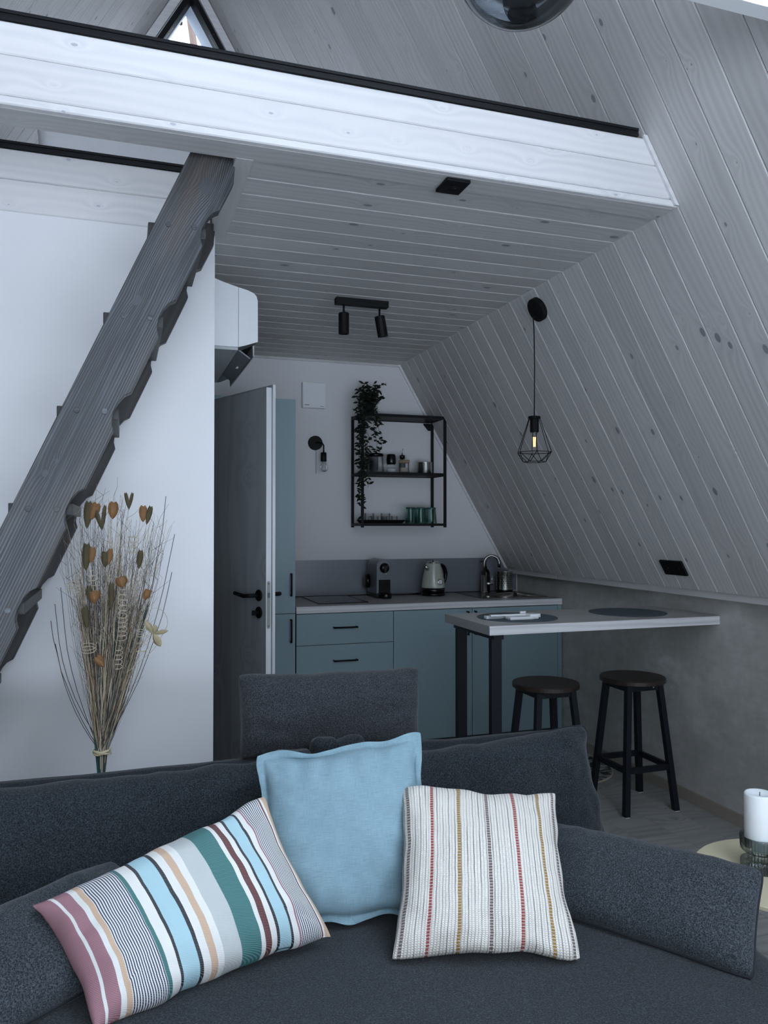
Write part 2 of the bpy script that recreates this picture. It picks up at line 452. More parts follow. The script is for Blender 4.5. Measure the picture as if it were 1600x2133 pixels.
def box(bm, x0, x1, y0, y1, z0, z1, bev=0.0, mat_i=0):
    vs = [bm.verts.new(p) for p in ((x0, y0, z0), (x1, y0, z0), (x1, y1, z0), (x0, y1, z0), (x0, y0, z1), (x1, y0, z1), (x1, y1, z1), (x0, y1, z1))]
    fs = [bm.faces.new([vs[i] for i in q]) for q in ((3, 2, 1, 0), (4, 5, 6, 7), (0, 1, 5, 4), (1, 2, 6, 5), (2, 3, 7, 6), (3, 0, 4, 7))]
    for f in fs:
        f.material_index = mat_i
    if bev:
        es = list({e for f in fs for e in f.edges})
        bmesh.ops.bevel(bm, geom=es, offset=bev, segments=2, profile=0.6, affect='EDGES', clamp_overlap=True)
    return fs

def bx(*a, **k):
    bm = bmesh.new()
    box(bm, *a, **k)
    return bm

def prism(bm, pts, axis, a, b):
    """extrude a closed 2-D outline; axis is the extrusion axis ('X','Y','Z')"""
    def P(p, t):
        if axis == 'Y': return (p[0], t, p[1])
        if axis == 'X': return (t, p[0], p[1])
        return (p[0], p[1], t)
    va = [bm.verts.new(P(p, a)) for p in pts]
    vb = [bm.verts.new(P(p, b)) for p in pts]
    n = len(pts)
    bm.faces.new(va)
    bm.faces.new(list(reversed(vb)))
    for i in range(n):
        bm.faces.new((va[i], vb[i], vb[(i + 1) % n], va[(i + 1) % n]))

def prm(pts, axis, a, b):
    bm = bmesh.new()
    prism(bm, pts, axis, a, b)
    return bm

def frame_of(d):
    d = d.normalized()
    u = Vector((0, 0, 1)) if abs(d.z) < 0.9 else Vector((1, 0, 0))
    a = d.cross(u).normalized()
    return a, d.cross(a).normalized()

def tube(bm, pts, r, seg=8, caps=True, flat=1.0):
    pts = [Vector(p) for p in pts]
    rs = r if isinstance(r, (list, tuple)) else [r] * len(pts)
    rings = []
    a = None
    for i, p in enumerate(pts):
        d = (pts[min(i + 1, len(pts) - 1)] - pts[max(i - 1, 0)])
        if d.length < 1e-9:
            d = Vector((0, 0, 1))
        d.normalize()
        if a is None:
            a, b = frame_of(d)
        else:
            a = (a - d * a.dot(d)).normalized()
            b = d.cross(a)
        rings.append([bm.verts.new(p + (a * math.cos(2 * PI * k / seg) + b * math.sin(2 * PI * k / seg) * flat) * rs[i]) for k in range(seg)])
    for i in range(len(rings) - 1):
        for k in range(seg):
            bm.faces.new((rings[i][k], rings[i][(k + 1) % seg], rings[i + 1][(k + 1) % seg], rings[i + 1][k]))
    if caps and seg > 2:
        bm.faces.new(rings[0][::-1])
        bm.faces.new(rings[-1])

def tb(pts, r, seg=8, **k):
    bm = bmesh.new()
    tube(bm, pts, r, seg, **k)
    return bm

def lathe(bm, prof, c, seg=32, axis=(0, 0, 1)):
    """prof: list of (r, h) along axis from point c"""
    ax = Vector(axis).normalized()
    a, b = frame_of(ax)
    c = Vector(c)
    rings = []
    for r, h in prof:
        if r < 1e-6:
            rings.append([bm.verts.new(c + ax * h)])
        else:
            rings.append([bm.verts.new(c + ax * h + (a * math.cos(2 * PI * k / seg) + b * math.sin(2 * PI * k / seg)) * r) for k in range(seg)])
    for i in range(len(rings) - 1):
        A, B = rings[i], rings[i + 1]
        for k in range(seg):
            k2 = (k + 1) % seg
            if len(A) == 1 and len(B) == 1: continue
            if len(A) == 1: bm.faces.new((A[0], B[k2], B[k]))
            elif len(B) == 1: bm.faces.new((A[k], A[k2], B[0]))
            else: bm.faces.new((A[k], A[k2], B[k2], B[k]))

def lt(prof, c, seg=32, axis=(0, 0, 1)):
    bm = bmesh.new()
    lathe(bm, prof, c, seg, axis)
    return bm

def disc(r, h, c, seg=32, axis=(0, 0, 1), bev=0.0):
    if bev:
        return lt([(0, 0), (r - bev, 0), (r, bev), (r, h - bev), (r - bev, h), (0, h)], c, seg, axis)
    return lt([(0, 0), (r, 0), (r, h), (0, h)], c, seg, axis)

_board = {}
def board(name, c, xd, yd, L, Wd, T, mat, parent, ch=0.0036):
    """a bevelled board: long axis xd, width axis yd, face normal xd x yd"""
    key = (round(L, 3), round(Wd, 4), round(T, 4), mat.name)
    me = _board.get(key)
    if me is None:
        bm = bmesh.new()
        w, t = Wd / 2, T / 2
        prof = [(-w, -t), (w, -t), (w, t - ch), (w - ch, t), (-w + ch, t), (-w, t - ch)]
        prism(bm, prof, 'X', -L / 2, L / 2)
        bmesh.ops.recalc_face_normals(bm, faces=bm.faces[:])
        me = bpy.data.meshes.new(name)
        bm.to_mesh(me)
        bm.free()
        me.materials.append(mat)
        _board[key] = me
    o = bpy.data.objects.new(name, me)
    COL.objects.link(o)
    xd = Vector(xd).normalized(); yd = Vector(yd).normalized(); zd = xd.cross(yd)
    m3 = Matrix((xd, yd, zd)).transposed()
    loc = Vector(c)
    if parent is not None:
        o.parent = parent
        loc = loc - wloc(parent)
    o.matrix_local = Matrix.Translation(loc) @ m3.to_4x4()
    return o

# ------------------------------------------------------------------ house dimensions
XC = 0.391                      # ridge
KX, KZ = 2.59, 1.06             # foot of the right slope
S60, C60 = math.sin(math.radians(60)), 0.5
APEX_Z = KZ + (KX - XC) * math.sqrt(3)
LX = 2 * XC - KX
ZC = 2.455
YB, YF = 5.02, -2.0
PITCH = 0.1225
def slope_x(z): return KX - (z - KZ) / math.sqrt(3)
def lslope_x(z): return 2 * XC - slope_x(z)
SEAM = slope_x(ZC)

# ------------------------------------------------------------------ floor
fl = obj('floor', bx(-2.0, 2.80, YF - 0.1, YB + 0.1, -0.12, -0.012), M['backing'])
tag(fl, 'grey oak plank floor of the cabin', 'floor', kind='structure')
PW, PL = 0.185, 1.28
ix = 0
x = -1.93
while x < 2.66:
    y = YF - 0.03 - (0.37 * ix % 1.0) * PL
    while y < YB:
        y0, y1 = max(y, YF), min(y + PL, YB)
        if y1 - y0 > 0.05:
            board('floor_plank', (x + PW / 2, (y0 + y1) / 2, -0.006), (0, 1, 0), (-1, 0, 0), y1 - y0 - 0.0012, PW - 0.0012, 0.012, M['floor'] if False else M['floor'], fl, ch=0.0010)
        y += PL
    x += PW
    ix += 1

# ------------------------------------------------------------------ sloping plank walls
def slope_wall(name, side, label):
    s = 1 if side == 'right' else -1
    fx = KX if s > 0 else LX
    # backing roof slab
    d = Vector((-s * C60, 0, S60))                # up the slope
    nrm = Vector((-s * S60, 0, -C60))             # into the room
    Ls = (APEX_Z - KZ) / S60 + 0.0
    foot = Vector((fx, 0, KZ))
    pts = []
    for (t, q) in ((-0.06, -0.024), (Ls, -0.024), (Ls, -0.10), (-0.06, -0.10)):
        p = foot + d * t + nrm * q
        pts.append((p.x, p.z))
    SK0, SK1, T0, T1 = 2.323 - 27 * PITCH, 2.323 - 8 * PITCH, 1.75, 3.45
    wb_ = bmesh.new()
    def slab(t0, t1, ya, yb):
        q = [foot + d * t0 + nrm * -0.024, foot + d * t1 + nrm * -0.024, foot + d * t1 + nrm * -0.10, foot + d * t0 + nrm * -0.10]
        prism(wb_, [(p.x, p.z) for p in q], 'Y', ya, yb)
    if side == 'right':                                   # roof window added out of view to brighten the room from above
        slab(-0.06, Ls, YF - 0.15, SK0); slab(-0.06, Ls, SK1, YB + 0.1); slab(-0.06, T0, SK0, SK1); slab(T1, Ls, SK0, SK1)
    else:
        slab(-0.06, Ls, YF - 0.15, YB + 0.1)
    w = obj(name, wb_, M['backing'])
    tag(w, label, 'wall', kind='structure')
    if side == 'right':
        fm_ = bmesh.new()
        for (ta, tb_, ya, yb) in ((T0 - 0.03, T0 + 0.03, SK0, SK1), (T1 - 0.03, T1 + 0.03, SK0, SK1), (T0, T1, SK0 - 0.03, SK0 + 0.03), (T0, T1, SK1 - 0.03, SK1 + 0.03)):
            q = [foot + d * ta + nrm * 0.01, foot + d * tb_ + nrm * 0.01, foot + d * tb_ + nrm * -0.12, foot + d * ta + nrm * -0.12]
            prism(fm_, [(p.x, p.z) for p in q], 'Y', ya, yb)
        obj('added_roof_window_frame', fm_, M['black_strip'], w)  # frame of the roof window added for daylight
        pl2 = bpy.data.lights.new('added_roof_window_portal', 'AREA')  # guides sky sampling through the added opening
        pl2.shape = 'RECTANGLE'; pl2.size = SK1 - SK0; pl2.size_y = T1 - T0
        pl2.cycles.is_portal = True
        po2 = bpy.data.objects.new('added_roof_window_portal', pl2)
        po2.location = foot + d * ((T0 + T1) / 2) + nrm * -0.13 + Vector((0, (SK0 + SK1) / 2, 0))
        po2.rotation_mode = 'QUATERNION'
        po2.rotation_quaternion = (-nrm).to_track_quat('Z', 'Y')
        COL.objects.link(po2)
    y = 2.323 - 36 * PITCH
    while y < YB - 0.01:
        y1 = min(y + PITCH, YB)
        ym = (y + y1) / 2
        for (ta, tb_) in (((0, T0), (T1, Ls)) if side == 'right' and SK0 < ym < SK1 else ((0, Ls),)):
            c = foot + d * ((ta + tb_) / 2) + nrm * (-0.0095)
            board('plank', (c.x, ym, c.z), d, Vector(nrm).cross(d), tb_ - ta, (y1 - y) - 0.0015, 0.019, M['plank'], w)
        y += PITCH
    return w
wall_right = slope_wall('wall_right', 'right', 'right sloping wall of grey-washed planks above the concrete knee wall')
wall_left = slope_wall('wall_left', 'left', 'left sloping plank wall seen up in the loft')

# knee walls
kw = obj('wall_right_knee', bx(2.671, 2.80, YF - 0.1, YB + 0.1, 0.0, 1.10), M['concrete'])
tag(kw, 'low grey concrete-plastered wall under the right slope', 'wall', kind='structure')
kw2 = obj('wall_left_knee', bx(2 * XC - 2.80, 2 * XC - 2.671, YF - 0.1, YB + 0.1, 0.0, 1.10), M['concrete'])
tag(kw2, 'low plastered wall under the left slope', 'wall', kind='structure')
t1 = obj('trim_1', bx(2.600, 2.672, 4.368, YB, 1.026, 1.066, bev=0.002), M['plank_y'])
tag(t1, 'short rear length of pale sill board topping the concrete wall by the sink', 'trim', kind='structure')
t2 = obj('trim_2', bx(2.600, 2.672, YF, 4.364, 1.026, 1.066, bev=0.002), M['plank_y'])
tag(t2, 'long front length of pale sill board topping the concrete wall', 'trim', kind='structure')
bb = obj('baseboard_right', bx(2.657, 2.6715, YF, 4.43, 0.0, 0.058, bev=0.002), M['skirt'])
tag(bb, 'grey-brown wooden skirting along the concrete wall', 'baseboard', kind='structure')

# ------------------------------------------------------------------ back gable wall with the triangular window
def tri_ring(bm, outer, inner, y0, y1):
    for Y in (y0, y1):
        pass
    vo = [[bm.verts.new((p[0], Y, p[1])) for p in outer] for Y in (y0, y1)]
    vi = [[bm.verts.new((p[0], Y, p[1])) for p in inner] for Y in (y0, y1)]
    n = len(outer)
    for i in range(n):
        j = (i + 1) % n
        bm.faces.new((vo[0][i], vo[0][j], vi[0][j], vi[0][i]))
        bm.faces.new((vo[1][j], vo[1][i], vi[1][i], vi[1][j]))
        bm.faces.new((vo[0][j], vo[0][i], vo[1][i], vo[1][j]))
        bm.faces.new((vi[0][i], vi[0][j], vi[1][j], vi[1][i]))
def tri(apex_z, base_z):
    h = (apex_z - base_z) / math.sqrt(3)
    return [(XC - h, base_z), (XC + h, base_z), (XC, apex_z)]
WB = 3.35
wb = bmesh.new()
zt = 2.56
prism(wb, [(2 * XC - 2.75, 0), (2.75, 0), (2.75, 1.0), (slope_x(zt) + 0.05, zt), (lslope_x(zt) - 0.05, zt), (2 * XC - 2.75, 1.0)], 'Y', YB, YB + 0.12)
wall_back = obj('wall_back', wb, M['wall_dimmed'])
tag(wall_back, 'white painted back wall of the kitchen', 'wall', kind='structure')
ub = bmesh.new()
tri_ring(ub, tri(APEX_Z + 0.05, 2.56), tri(4.735, WB - 0.03), YB, YB + 0.12)
tag(obj('wall_back_gable', ub, M['plank_y']), 'pale gable wall around the loft window', 'wall', kind='structure')
wf = bmesh.new()
tri_ring(wf, tri(4.735, WB - 0.03), tri(4.672, WB), YB - 0.03, YB + 0.06)
win = obj('window_1', wf, M['black_strip'])
tag(win, 'small triangular black-framed loft window with a bright winter sky', 'window', kind='structure')
obj('pane', prm(tri(4.672, WB), 'Y', YB + 0.01, YB + 0.016), M['pane'], win)
for s in (-1, 1):
    a, b = tri(APEX_Z - 0.01, 2.6), tri(4.76, 2.6)
    i = 1 if s > 0 else 0
    obj('casing_board', prm([a[i], b[i], b[2], a[2]], 'Y', YB - 0.02, YB - 0.001), M['beam'], win)
# roof overhang outside that window
for s in (-1, 1):
    pts = [(XC, APEX_Z), (XC + s * 1.6, APEX_Z - 1.6 * math.sqrt(3)), (XC + s * 1.6, APEX_Z - 1.6 * math.sqrt(3) + 0.12), (XC, APEX_Z + 0.12)]
    sf = obj('trim_3' if s < 0 else 'trim_4', prm(pts, 'Y', YB + 0.125, 5.50), M['soffit'])
    tag(sf, 'pale roof overhang outside the loft window, %s side' % ('left' if s < 0 else 'right'), 'eaves', kind='structure')

# cornice line between ceiling and back wall, and board along the slope at the back wall
tr = obj('trim_5', bx(0.32, SEAM - 0.01, YB - 0.012, YB - 0.0005, ZC - 0.014, ZC), M['plank'])
tag(tr, 'thin wooden bead where the kitchen ceiling meets the back wall', 'trim', kind='structure')
q0, q1 = Vector((slope_x(1.07) - 0.002, 0, 1.07)), Vector((SEAM - 0.002, 0, ZC))
tr = obj('trim_6', prm([(q0.x, q0.z), (q1.x, q1.z), (q1.x - 0.018, q1.z), (q0.x - 0.018, q0.z)], 'Y', YB - 0.014, YB - 0.0005), M['beam'])
tag(tr, 'thin wooden bead where the slope meets the back wall', 'trim', kind='structure')

# ------------------------------------------------------------------ kitchen ceiling / loft floor
cb = bmesh.new()
box(cb, 0.362, SEAM + 0.06, 2.24, YB, ZC + 0.0205, 2.56)
ceil = obj('ceiling', cb, M['backing'])
tag(ceil, 'grey-washed plank ceiling over the kitchen', 'ceiling', kind='structure')
lf = obj('ceiling_loft', bx(lslope_x(2.5) - 0.03, 0.361, 2.99, YB, ZC + 0.03, 2.56), M['backing'])
tag(lf, 'loft floor deck over the white-walled room', 'ceiling', kind='structure')
y = 2.323
while y < YB - 0.005:
    y1 = min(y + PITCH, YB - 0.0005)
    xl = 0.362 if y1 < 2.99 else 0.322
    board('plank', ((xl + SEAM) / 2 + 0.006, (y + y1) / 2, ZC + 0.0095), (1, 0, 0), (0, -1, 0), SEAM - xl + 0.010, (y1 - y) - 0.0015, 0.019, M['plank'], ceil)
    y += PITCH

# front beam of the loft: planked fascia
def fascia(parent, y, z0, z1, xl, xr, follow=True, mat='beam', t=0.019):
    def sx(z): return (lslope_x(z) + 0.004 if xl is None else xl), (slope_x(z) - 0.004 if xr is None else xr)
    a0, b0 = sx(z0); a1, b1 = sx(z1)
    bm = bmesh.new()
    zz0, zz1 = z0 + 0.0006, z1 - 0.0006
    c = 0.0035
    lv = []
    for (yy, za, zb) in ((y + t, zz0, zz1), (y + c, zz0, zz1), (y, zz0 + c, zz1 - c)):
        lv.append([bm.verts.new(p) for p in ((a0, yy, za), (b0, yy, za), (b1, yy, zb), (a1, yy, zb))])
    bm.faces.new(lv[0]); bm.faces.new(lv[2])
    for k in range(2):
        for i in range(4):
            j = (i + 1) % 4
            bm.faces.new((lv[k][i], lv[k][j], lv[k + 1][j], lv[k + 1][i]))
    return obj('plank', bm, M[mat], parent)
bmk = bmesh.new()
prism(bmk, [(lslope_x(2.47) + 0.01, 2.47), (slope_x(2.47) - 0.01, 2.47), (slope_x(2.664) - 0.01, 2.664), (lslope_x(2.664) + 0.01, 2.664)], 'Y', 2.22, 2.305)
beam = obj('loft_edge_beam', bmk, M['backing'])
tag(beam, 'wide whitewashed plank-clad beam along the loft edge', 'beam', kind='structure')
for z0, z1 in ((2.450, 2.474), (2.474, 2.580), (2.580, 2.666)):
    fascia(beam, 2.201, z0, z1, None, None)
board('plank', ((lslope_x(2.455) + SEAM) / 2, 2.2715, ZC + 0.0045), (1, 0, 0), (0, -1, 0), SEAM - lslope_x(2.455) - 0.01, 0.1015, 0.019, M['plank'], beam)
obj('end_trim', prm([(slope_x(2.452) - 0.003, 2.452), (slope_x(2.672) - 0.003, 2.672), (slope_x(2.672) - 0.018, 2.672), (slope_x(2.452) - 0.018, 2.452)], 'Y', 2.190, 2.2005), M['beam'], beam)
obj('inner_lip', bx(-0.98, 0.178, 2.302, 2.318, 2.452, 2.470, bev=0.002), M['beam'], beam)
def black_channel(name, x0, x1, y, z0, label):
    bm = bmesh.new()
    o = thing(name, label, 'rail', ((x0 + x1) / 2, y, z0))
    for i, (a, b, c) in enumerate(((0.0, 0.009, 0.0), (0.009, 0.018, 0.003), (0.018, 0.027, 0.0))):
        obj('rail_lip' if i != 1 else 'rail_core', bx(x0, x1, y + c, y + 0.05 - c, z0 + a, z0 + b, bev=0.001), M['black_strip'], o)
    return o
black_channel('black_rail', lslope_x(2.69) + 0.02, slope_x(2.69) - 0.022, 2.195, 2.666, 'long black metal channel capping the front loft beam')
# curb on the far side of the stair opening
cu = obj('stair_opening_curb', bx(-0.99, 0.30, 2.981, 3.03, 2.452, 2.668), M['backing'])
tag(cu, 'plank-clad curb above the white wall behind the stair', 'beam', kind='structure')
for z0, z1 in ((2.452, 2.565), (2.565, 2.670)):
    fascia(cu, 2.962, z0, z1, -0.99, 0.302)
black_channel('black_rail', -0.98, 0.30, 2.957, 2.670, 'short black metal channel capping the curb below the mattress')
ht = obj('trim_7', bx(0.310, 0.362, 2.311, 2.975, 2.449, 2.68, bev=0.002), M['plank_y'])
tag(ht, 'pale board lining the right side of the stair opening', 'trim', kind='structure')
ht = obj('trim_8', bx(-1.02, -0.99, 2.311, 3.03, 2.449, 2.68, bev=0.002), M['plank_y'])
tag(ht, 'pale board lining the left side of the stair opening', 'trim', kind='structure')

# tie beam near the camera, top right
tie = prm([(lslope_x(2.6) + 0.01, 2.6), (slope_x(2.6) - 0.01, 2.6), (slope_x(2.74) - 0.01, 2.74), (lslope_x(2.74) + 0.01, 2.74)], 'Y', 1.462, 1.503)
o = obj('tie_beam', tie, M['wall'])
tag(o, 'thin white tie beam crossing at the top right corner', 'beam', kind='structure')

# ------------------------------------------------------------------ white partition and door opening
pm = bmesh.new()
prism(pm, [(2 * XC - 2.66, 0), (0.32, 0), (0.32, ZC - 0.004), (lslope_x(ZC) - 0.01, ZC - 0.004), (2 * XC - 2.66, KZ)], 'Y', 2.962, 3.06)
wp = obj('wall_white_partition', pm, M['wall'])
tag(wp, 'smooth white wall behind the stair and dried bouquet', 'wall', kind='structure')
pm = bmesh.new()
box(pm, 0.22, 0.32, 3.061, 3.42, 0, ZC)
box(pm, 0.22, 0.32, 4.22, YB, 0, ZC)
box(pm, 0.22, 0.32, 3.42, 4.22, 2.02, ZC)
wk = obj('wall_kitchen_side', pm, M['wall'])
tag(wk, 'white side wall of the kitchen with the bathroom doorway', 'wall', kind='structure')

# front gable glazing frame behind the camera
gf = bmesh.new()
tri_ring(gf, [(2 * XC - 2.75, -0.05), (2.75, -0.05), (2.75, 1.0), (XC, APEX_Z + 0.1), (2 * XC - 2.75, 1.0)],
         [(2 * XC - 2.45, 0.08), (2.45, 0.08), (2.45, 1.05), (XC, APEX_Z - 0.35), (2 * XC - 2.45, 1.05)], YF - 0.12, YF)
wfr = obj('wall_front', gf, M['black_strip'])
tag(wfr, 'black-framed glazed front gable behind the camera', 'wall', kind='structure')
for xx in (XC - 1.05, XC, XC + 1.05):
    obj('mullion', bx(xx - 0.03, xx + 0.03, YF - 0.09, YF - 0.02, 0.08, APEX_Z - 0.35 - abs(xx - XC) * math.sqrt(3)), M['black_strip'], wfr)
obj('transom', bx(2 * XC - 2.4, 2.4, YF - 0.085, YF - 0.025, 2.2, 2.26), M['black_strip'], wfr) if False else None
gr = obj('ground', bx(-30, 30, -34, -2.2, -0.42, -0.40), M['snow'])
tag(gr, 'pale open ground outside', 'ground', kind='structure')

# ------------------------------------------------------------------ steep stair
Dv = Vector((0.4149, 0, 0.9098))      # up along the stair
front = [(0.184, 2.475), (0.138, 2.369), (-0.935, -0.006 + 0.0), (-0.80, 0.0),
         (-0.288 - 0.372, 0.987 - 0.84)]
unit = [(0.269, 2.31), (0.250, 2.300), (0.232, 2.278), (0.219, 2.250), (0.215, 2.220), (0.220, 2.197)]
pts_right = [(0.317, 2.476), (0.311, 2.398)]
for k in range(8):
    for (a, b) in unit:
        X_, Z_ = a - 0.1238 * k, b - 0.279 * k
        if Z_ > 0.08:
            pts_right.append((X_, Z_))
pts_right.append((-0.76, 0.0))
outline = [(0.184, 2.475)] + pts_right + [(-0.933, 0.0)]
st = thing('loft_stair', 'steep charcoal-stained wooden paddle stair with scalloped stringers against the white wall', 'stair', (-0.85, 2.6, 0))
WL[st.name] = Vector((-0.85, 2.6, 0))
def stringer(y0, y1, mat, shift=(0, 0)):
    org = Vector((-0.25, (y0 + y1) / 2, 1.5))
    xd, yd = Dv, Vector((-0.9098, 0, 0.4149))
    zd = xd.cross(yd)
    bm = bmesh.new()
    loc = []
    for (a, b) in outline:
        v = Vector((a + shift[0], 0, b + shift[1])) - Vector((org.x, 0, org.z))
        loc.append((v.dot(xd), v.dot(yd)))
    prism(bm, loc, 'Z', -(y1 - y0) / 2, (y1 - y0) / 2)
    bmesh.ops.recalc_face_normals(bm, faces=bm.faces[:])
    es = [e for e in bm.edges if abs(e.verts[0].co.z - e.verts[1].co.z) < 1e-6]
    bmesh.ops.bevel(bm, geom=es, offset=0.0015, segments=1, affect='EDGES')
    me = bpy.data.meshes.new('stringer')
    bm.to_mesh(me); bm.free()
    me.materials.append(M[mat])
    o = bpy.data.objects.new('stringer', me)
    COL.objects.link(o)
    o.parent = st
    o.matrix_local = Matrix.Translation(org - WL[st.name]) @ Matrix((xd, yd, zd)).transposed().to_4x4()
    WL[o.name] = org
    return o
sf_ = stringer(2.37, 2.412, 'stair')
sr_ = stringer(2.915, 2.957, 'stair_dark')
for k in range(8):
    zc = 2.251 - 0.279 * k
    xl = 0.066 - 0.1238 * k
    tr_ = obj('tread', bx(xl, xl + 0.168, 2.413, 2.914, zc - 0.017, zc + 0.017, bev=0.003), M['stair_dark'], st)
    for dx in (0.056, 0.130):
        c = Vector((xl + dx, 2.3705, zc + 0.0))
        obj('dowel_plug', disc(0.0083, 0.004, (c.x, 2.3715, c.z), 20, (0, -1, 0), 0.0008), M['stair'], st)

# ------------------------------------------------------------------ loft mattress
def soft(bm, c, size, r=0.03, n=10, puff=0.0, nz=0.0, nf=4.0, seed=0.0):
    sx, sy, sz = [q / 2 for q in size]
    c = Vector(c)
    start = len(bm.verts)
    bmc = bmesh.new()
    bmesh.ops.create_cube(bmc, size=2.0)
    bmesh.ops.subdivide_edges(bmc, edges=bmc.edges[:], cuts=n, use_grid_fill=True)
    vm = {}
    for v in bmc.verts:
        # finer distribution near edges
        p = []
        for t in v.co:
            p.append(math.sin(t * PI / 2) * 0.5 + t * 0.5)
        P = Vector((p[0] * sx, p[1] * sy, p[2] * sz))
        q = Vector((max(-sx + r, min(sx - r, P.x)), max(-sy + r, min(sy - r, P.y)), max(-sz + r, min(sz - r, P.z))))
        dlt = P - q
        if dlt.length > 1e-6:
            P = q + dlt.normalized() * r
        if puff:
            a, b_, g_ = P.x / sx, P.y / sy, P.z / sz
            P.z += puff * g_ * max(0, 1 - a ** 4) * max(0, 1 - b_ ** 4)
            P.y += puff * 0.5 * b_ * max(0, 1 - a ** 4) * max(0, 1 - g_ ** 2)
            P.x += puff * 0.5 * a * max(0, 1 - b_ ** 4) * max(0, 1 - g_ ** 2)
        P = P + c
        if nz:
            P += noise.noise_vector(P * nf + Vector((seed, seed, seed))) * nz
            P += noise.noise_vector(P * nf * 3.1 + Vector((seed, 2, seed))) * nz * 0.35
        vm[v.index] = bm.verts.new(P)
    for f in bmc.faces:
        nf_ = bm.faces.new([vm[v.index] for v in f.verts])
        nf_.smooth = True
    bmc.free()
def sb(*a, **k):
    bm = bmesh.new()
    soft(bm, *a, **k)
    return bm
o = obj('mattress', sb((0.525, 3.95, 2.755), (1.67, 1.65, 0.36), r=0.05, n=24, nz=0.012, nf=5), M['sheet'])
tag(o, 'white mattress with a wrinkled sheet on the loft floor', 'mattress')

# ------------------------------------------------------------------ kitchen cabinets
KY = 4.43
def bar_handle(parent, p0, p1, out=0.028):
    p0, p1 = Vector(p0), Vector(p1)
    q = Vector((0, -out, 0))
    bm = bmesh.new()
    tube(bm, [p0, p0 + q * 0.75, p0 + q], 0.0045, 8)
    tube(bm, [p1, p1 + q * 0.75, p1 + q], 0.0045, 8)
    ex = (p1 - p0).normalized() * 0.004
    tube(bm, [p0 + q - ex, p1 + q + ex], 0.0050, 8)
    return obj('handle', bm, M['black'], parent, smooth=True)
def front_panel(parent, name, x0, x1, z0, z1, g=0.0015):
    return obj(name, bx(x0 + g, x1 - g, KY - 0.019, KY, z0 + g, z1 - g, bev=0.001), M['teal'], parent)
tc_ = thing('tall_cabinet', 'tall grey-blue larder cabinet behind the open door', 'cabinet', (0.63, 4.72, 0))
obj('carcass', bx(0.325, 0.934, KY + 0.001, YB - 0.002, 0.08, 2.087), M['teal_dark'], tc_)
obj('plinth', bx(0.325, 0.934, KY + 0.04, YB - 0.01, 0.0, 0.08), M['teal_dark'], tc_)
d1 = front_panel(tc_, 'door', 0.325, 0.936, 0.864, 2.088)
bar_handle(d1, (0.908, KY - 0.019, 0.968), (0.908, KY - 0.019, 1.090))
d2 = front_panel(tc_, 'door', 0.325, 0.936, 0.08, 0.864)
bar_handle(d2, (0.908, KY - 0.019, 0.705), (0.908, KY - 0.019, 0.830))
ca = thing('base_cabinet', 'grey-blue kitchen base cabinet with three drawers under the hob', 'cabinet', (1.23, 4.72, 0), group='kitchen base cabinets')
obj('carcass', bx(0.941, 1.524, KY + 0.001, YB - 0.03, 0.08, 0.858), M['teal_dark'], ca)
obj('plinth', bx(0.941, 1.524, KY + 0.04, YB - 0.03, 0.0, 0.08), M['teal_dark'], ca)
for z0, z1, hz in ((0.677, 0.858, 0.776), (0.42, 0.677, 0.585), (0.08, 0.42, 0.30)):
    d = front_panel(ca, 'drawer', 0.940, 1.526, z0, z1)
    bar_handle(d, (1.160, KY - 0.019, hz), (1.296, KY - 0.019, hz))
ca = thing('base_cabinet', 'grey-blue single-door base cabinet between the drawers and the sink cabinet', 'cabinet', (1.78, 4.72, 0), group='kitchen base cabinets')
obj('carcass', bx(1.528, 2.036, KY + 0.001, YB - 0.03, 0.08, 0.858), M['teal_dark'], ca)
obj('plinth', bx(1.528, 2.036, KY + 0.04, YB - 0.03, 0.0, 0.08), M['teal_dark'], ca)
d = front_panel(ca, 'door', 1.527, 2.038, 0.08, 0.858)
bar_handle(d, (2.003, KY - 0.019, 0.700), (2.003, KY - 0.019, 0.838))
ca = thing('base_cabinet', 'grey-blue sink cabinet with one door and a narrow filler by the concrete wall', 'cabinet', (2.34, 4.72, 0), group='kitchen base cabinets')
obj('carcass', bx(2.040, 2.632, KY + 0.001, YB - 0.03, 0.08, 0.72), M['teal_dark'], ca)
obj('plinth', bx(2.040, 2.632, KY + 0.04, YB - 0.03, 0.0, 0.08), M['teal_dark'], ca)
d = front_panel(ca, 'door', 2.039, 2.634, 0.08, 0.858)
bar_handle(d, (2.054, KY - 0.019, 0.700), (2.054, KY - 0.019, 0.838))
obj('filler_panel', bx(2.6355, 2.664, KY - 0.019, KY, 0.0, 0.858, bev=0.001), M['teal'], ca)
# worktop with a cut-out for the sink bowl
SX0, SX1, SY0, SY1 = 2.17, 2.60, 4.535, 4.985
wt = thing('worktop', 'pale grey oak-effect kitchen worktop', 'worktop', (1.8, 4.71, 0.861))
wm = bmesh.new()
bxs = ((0.9405, SX0 + 0.15, 4.413, YB - 0.001), (SX1 - 0.02, 2.667, 4.413, YB - 0.001), (SX0 + 0.15, SX1 - 0.02, 4.413, SY0 + 0.02), (SX0 + 0.15, SX1 - 0.02, SY1 - 0.1, YB - 0.001))
for a in bxs:
    box(wm, a[0], a[1], a[2], a[3], 0.861, 0.900)
obj('top', wm, M['top'], wt)
obj('front_edge', bx(0.9405, 2.668, 4.4105, 4.4129, 0.861, 0.900, bev=0.0008), M['top_edge'], wt)
obj('dark_gap_strip', bx(0.941, 2.58, YB - 0.014, YB - 0.0085, 0.9003, 0.906), M['black_gloss'], wt)  # black strip painted in for the dark gap between splashback and worktop
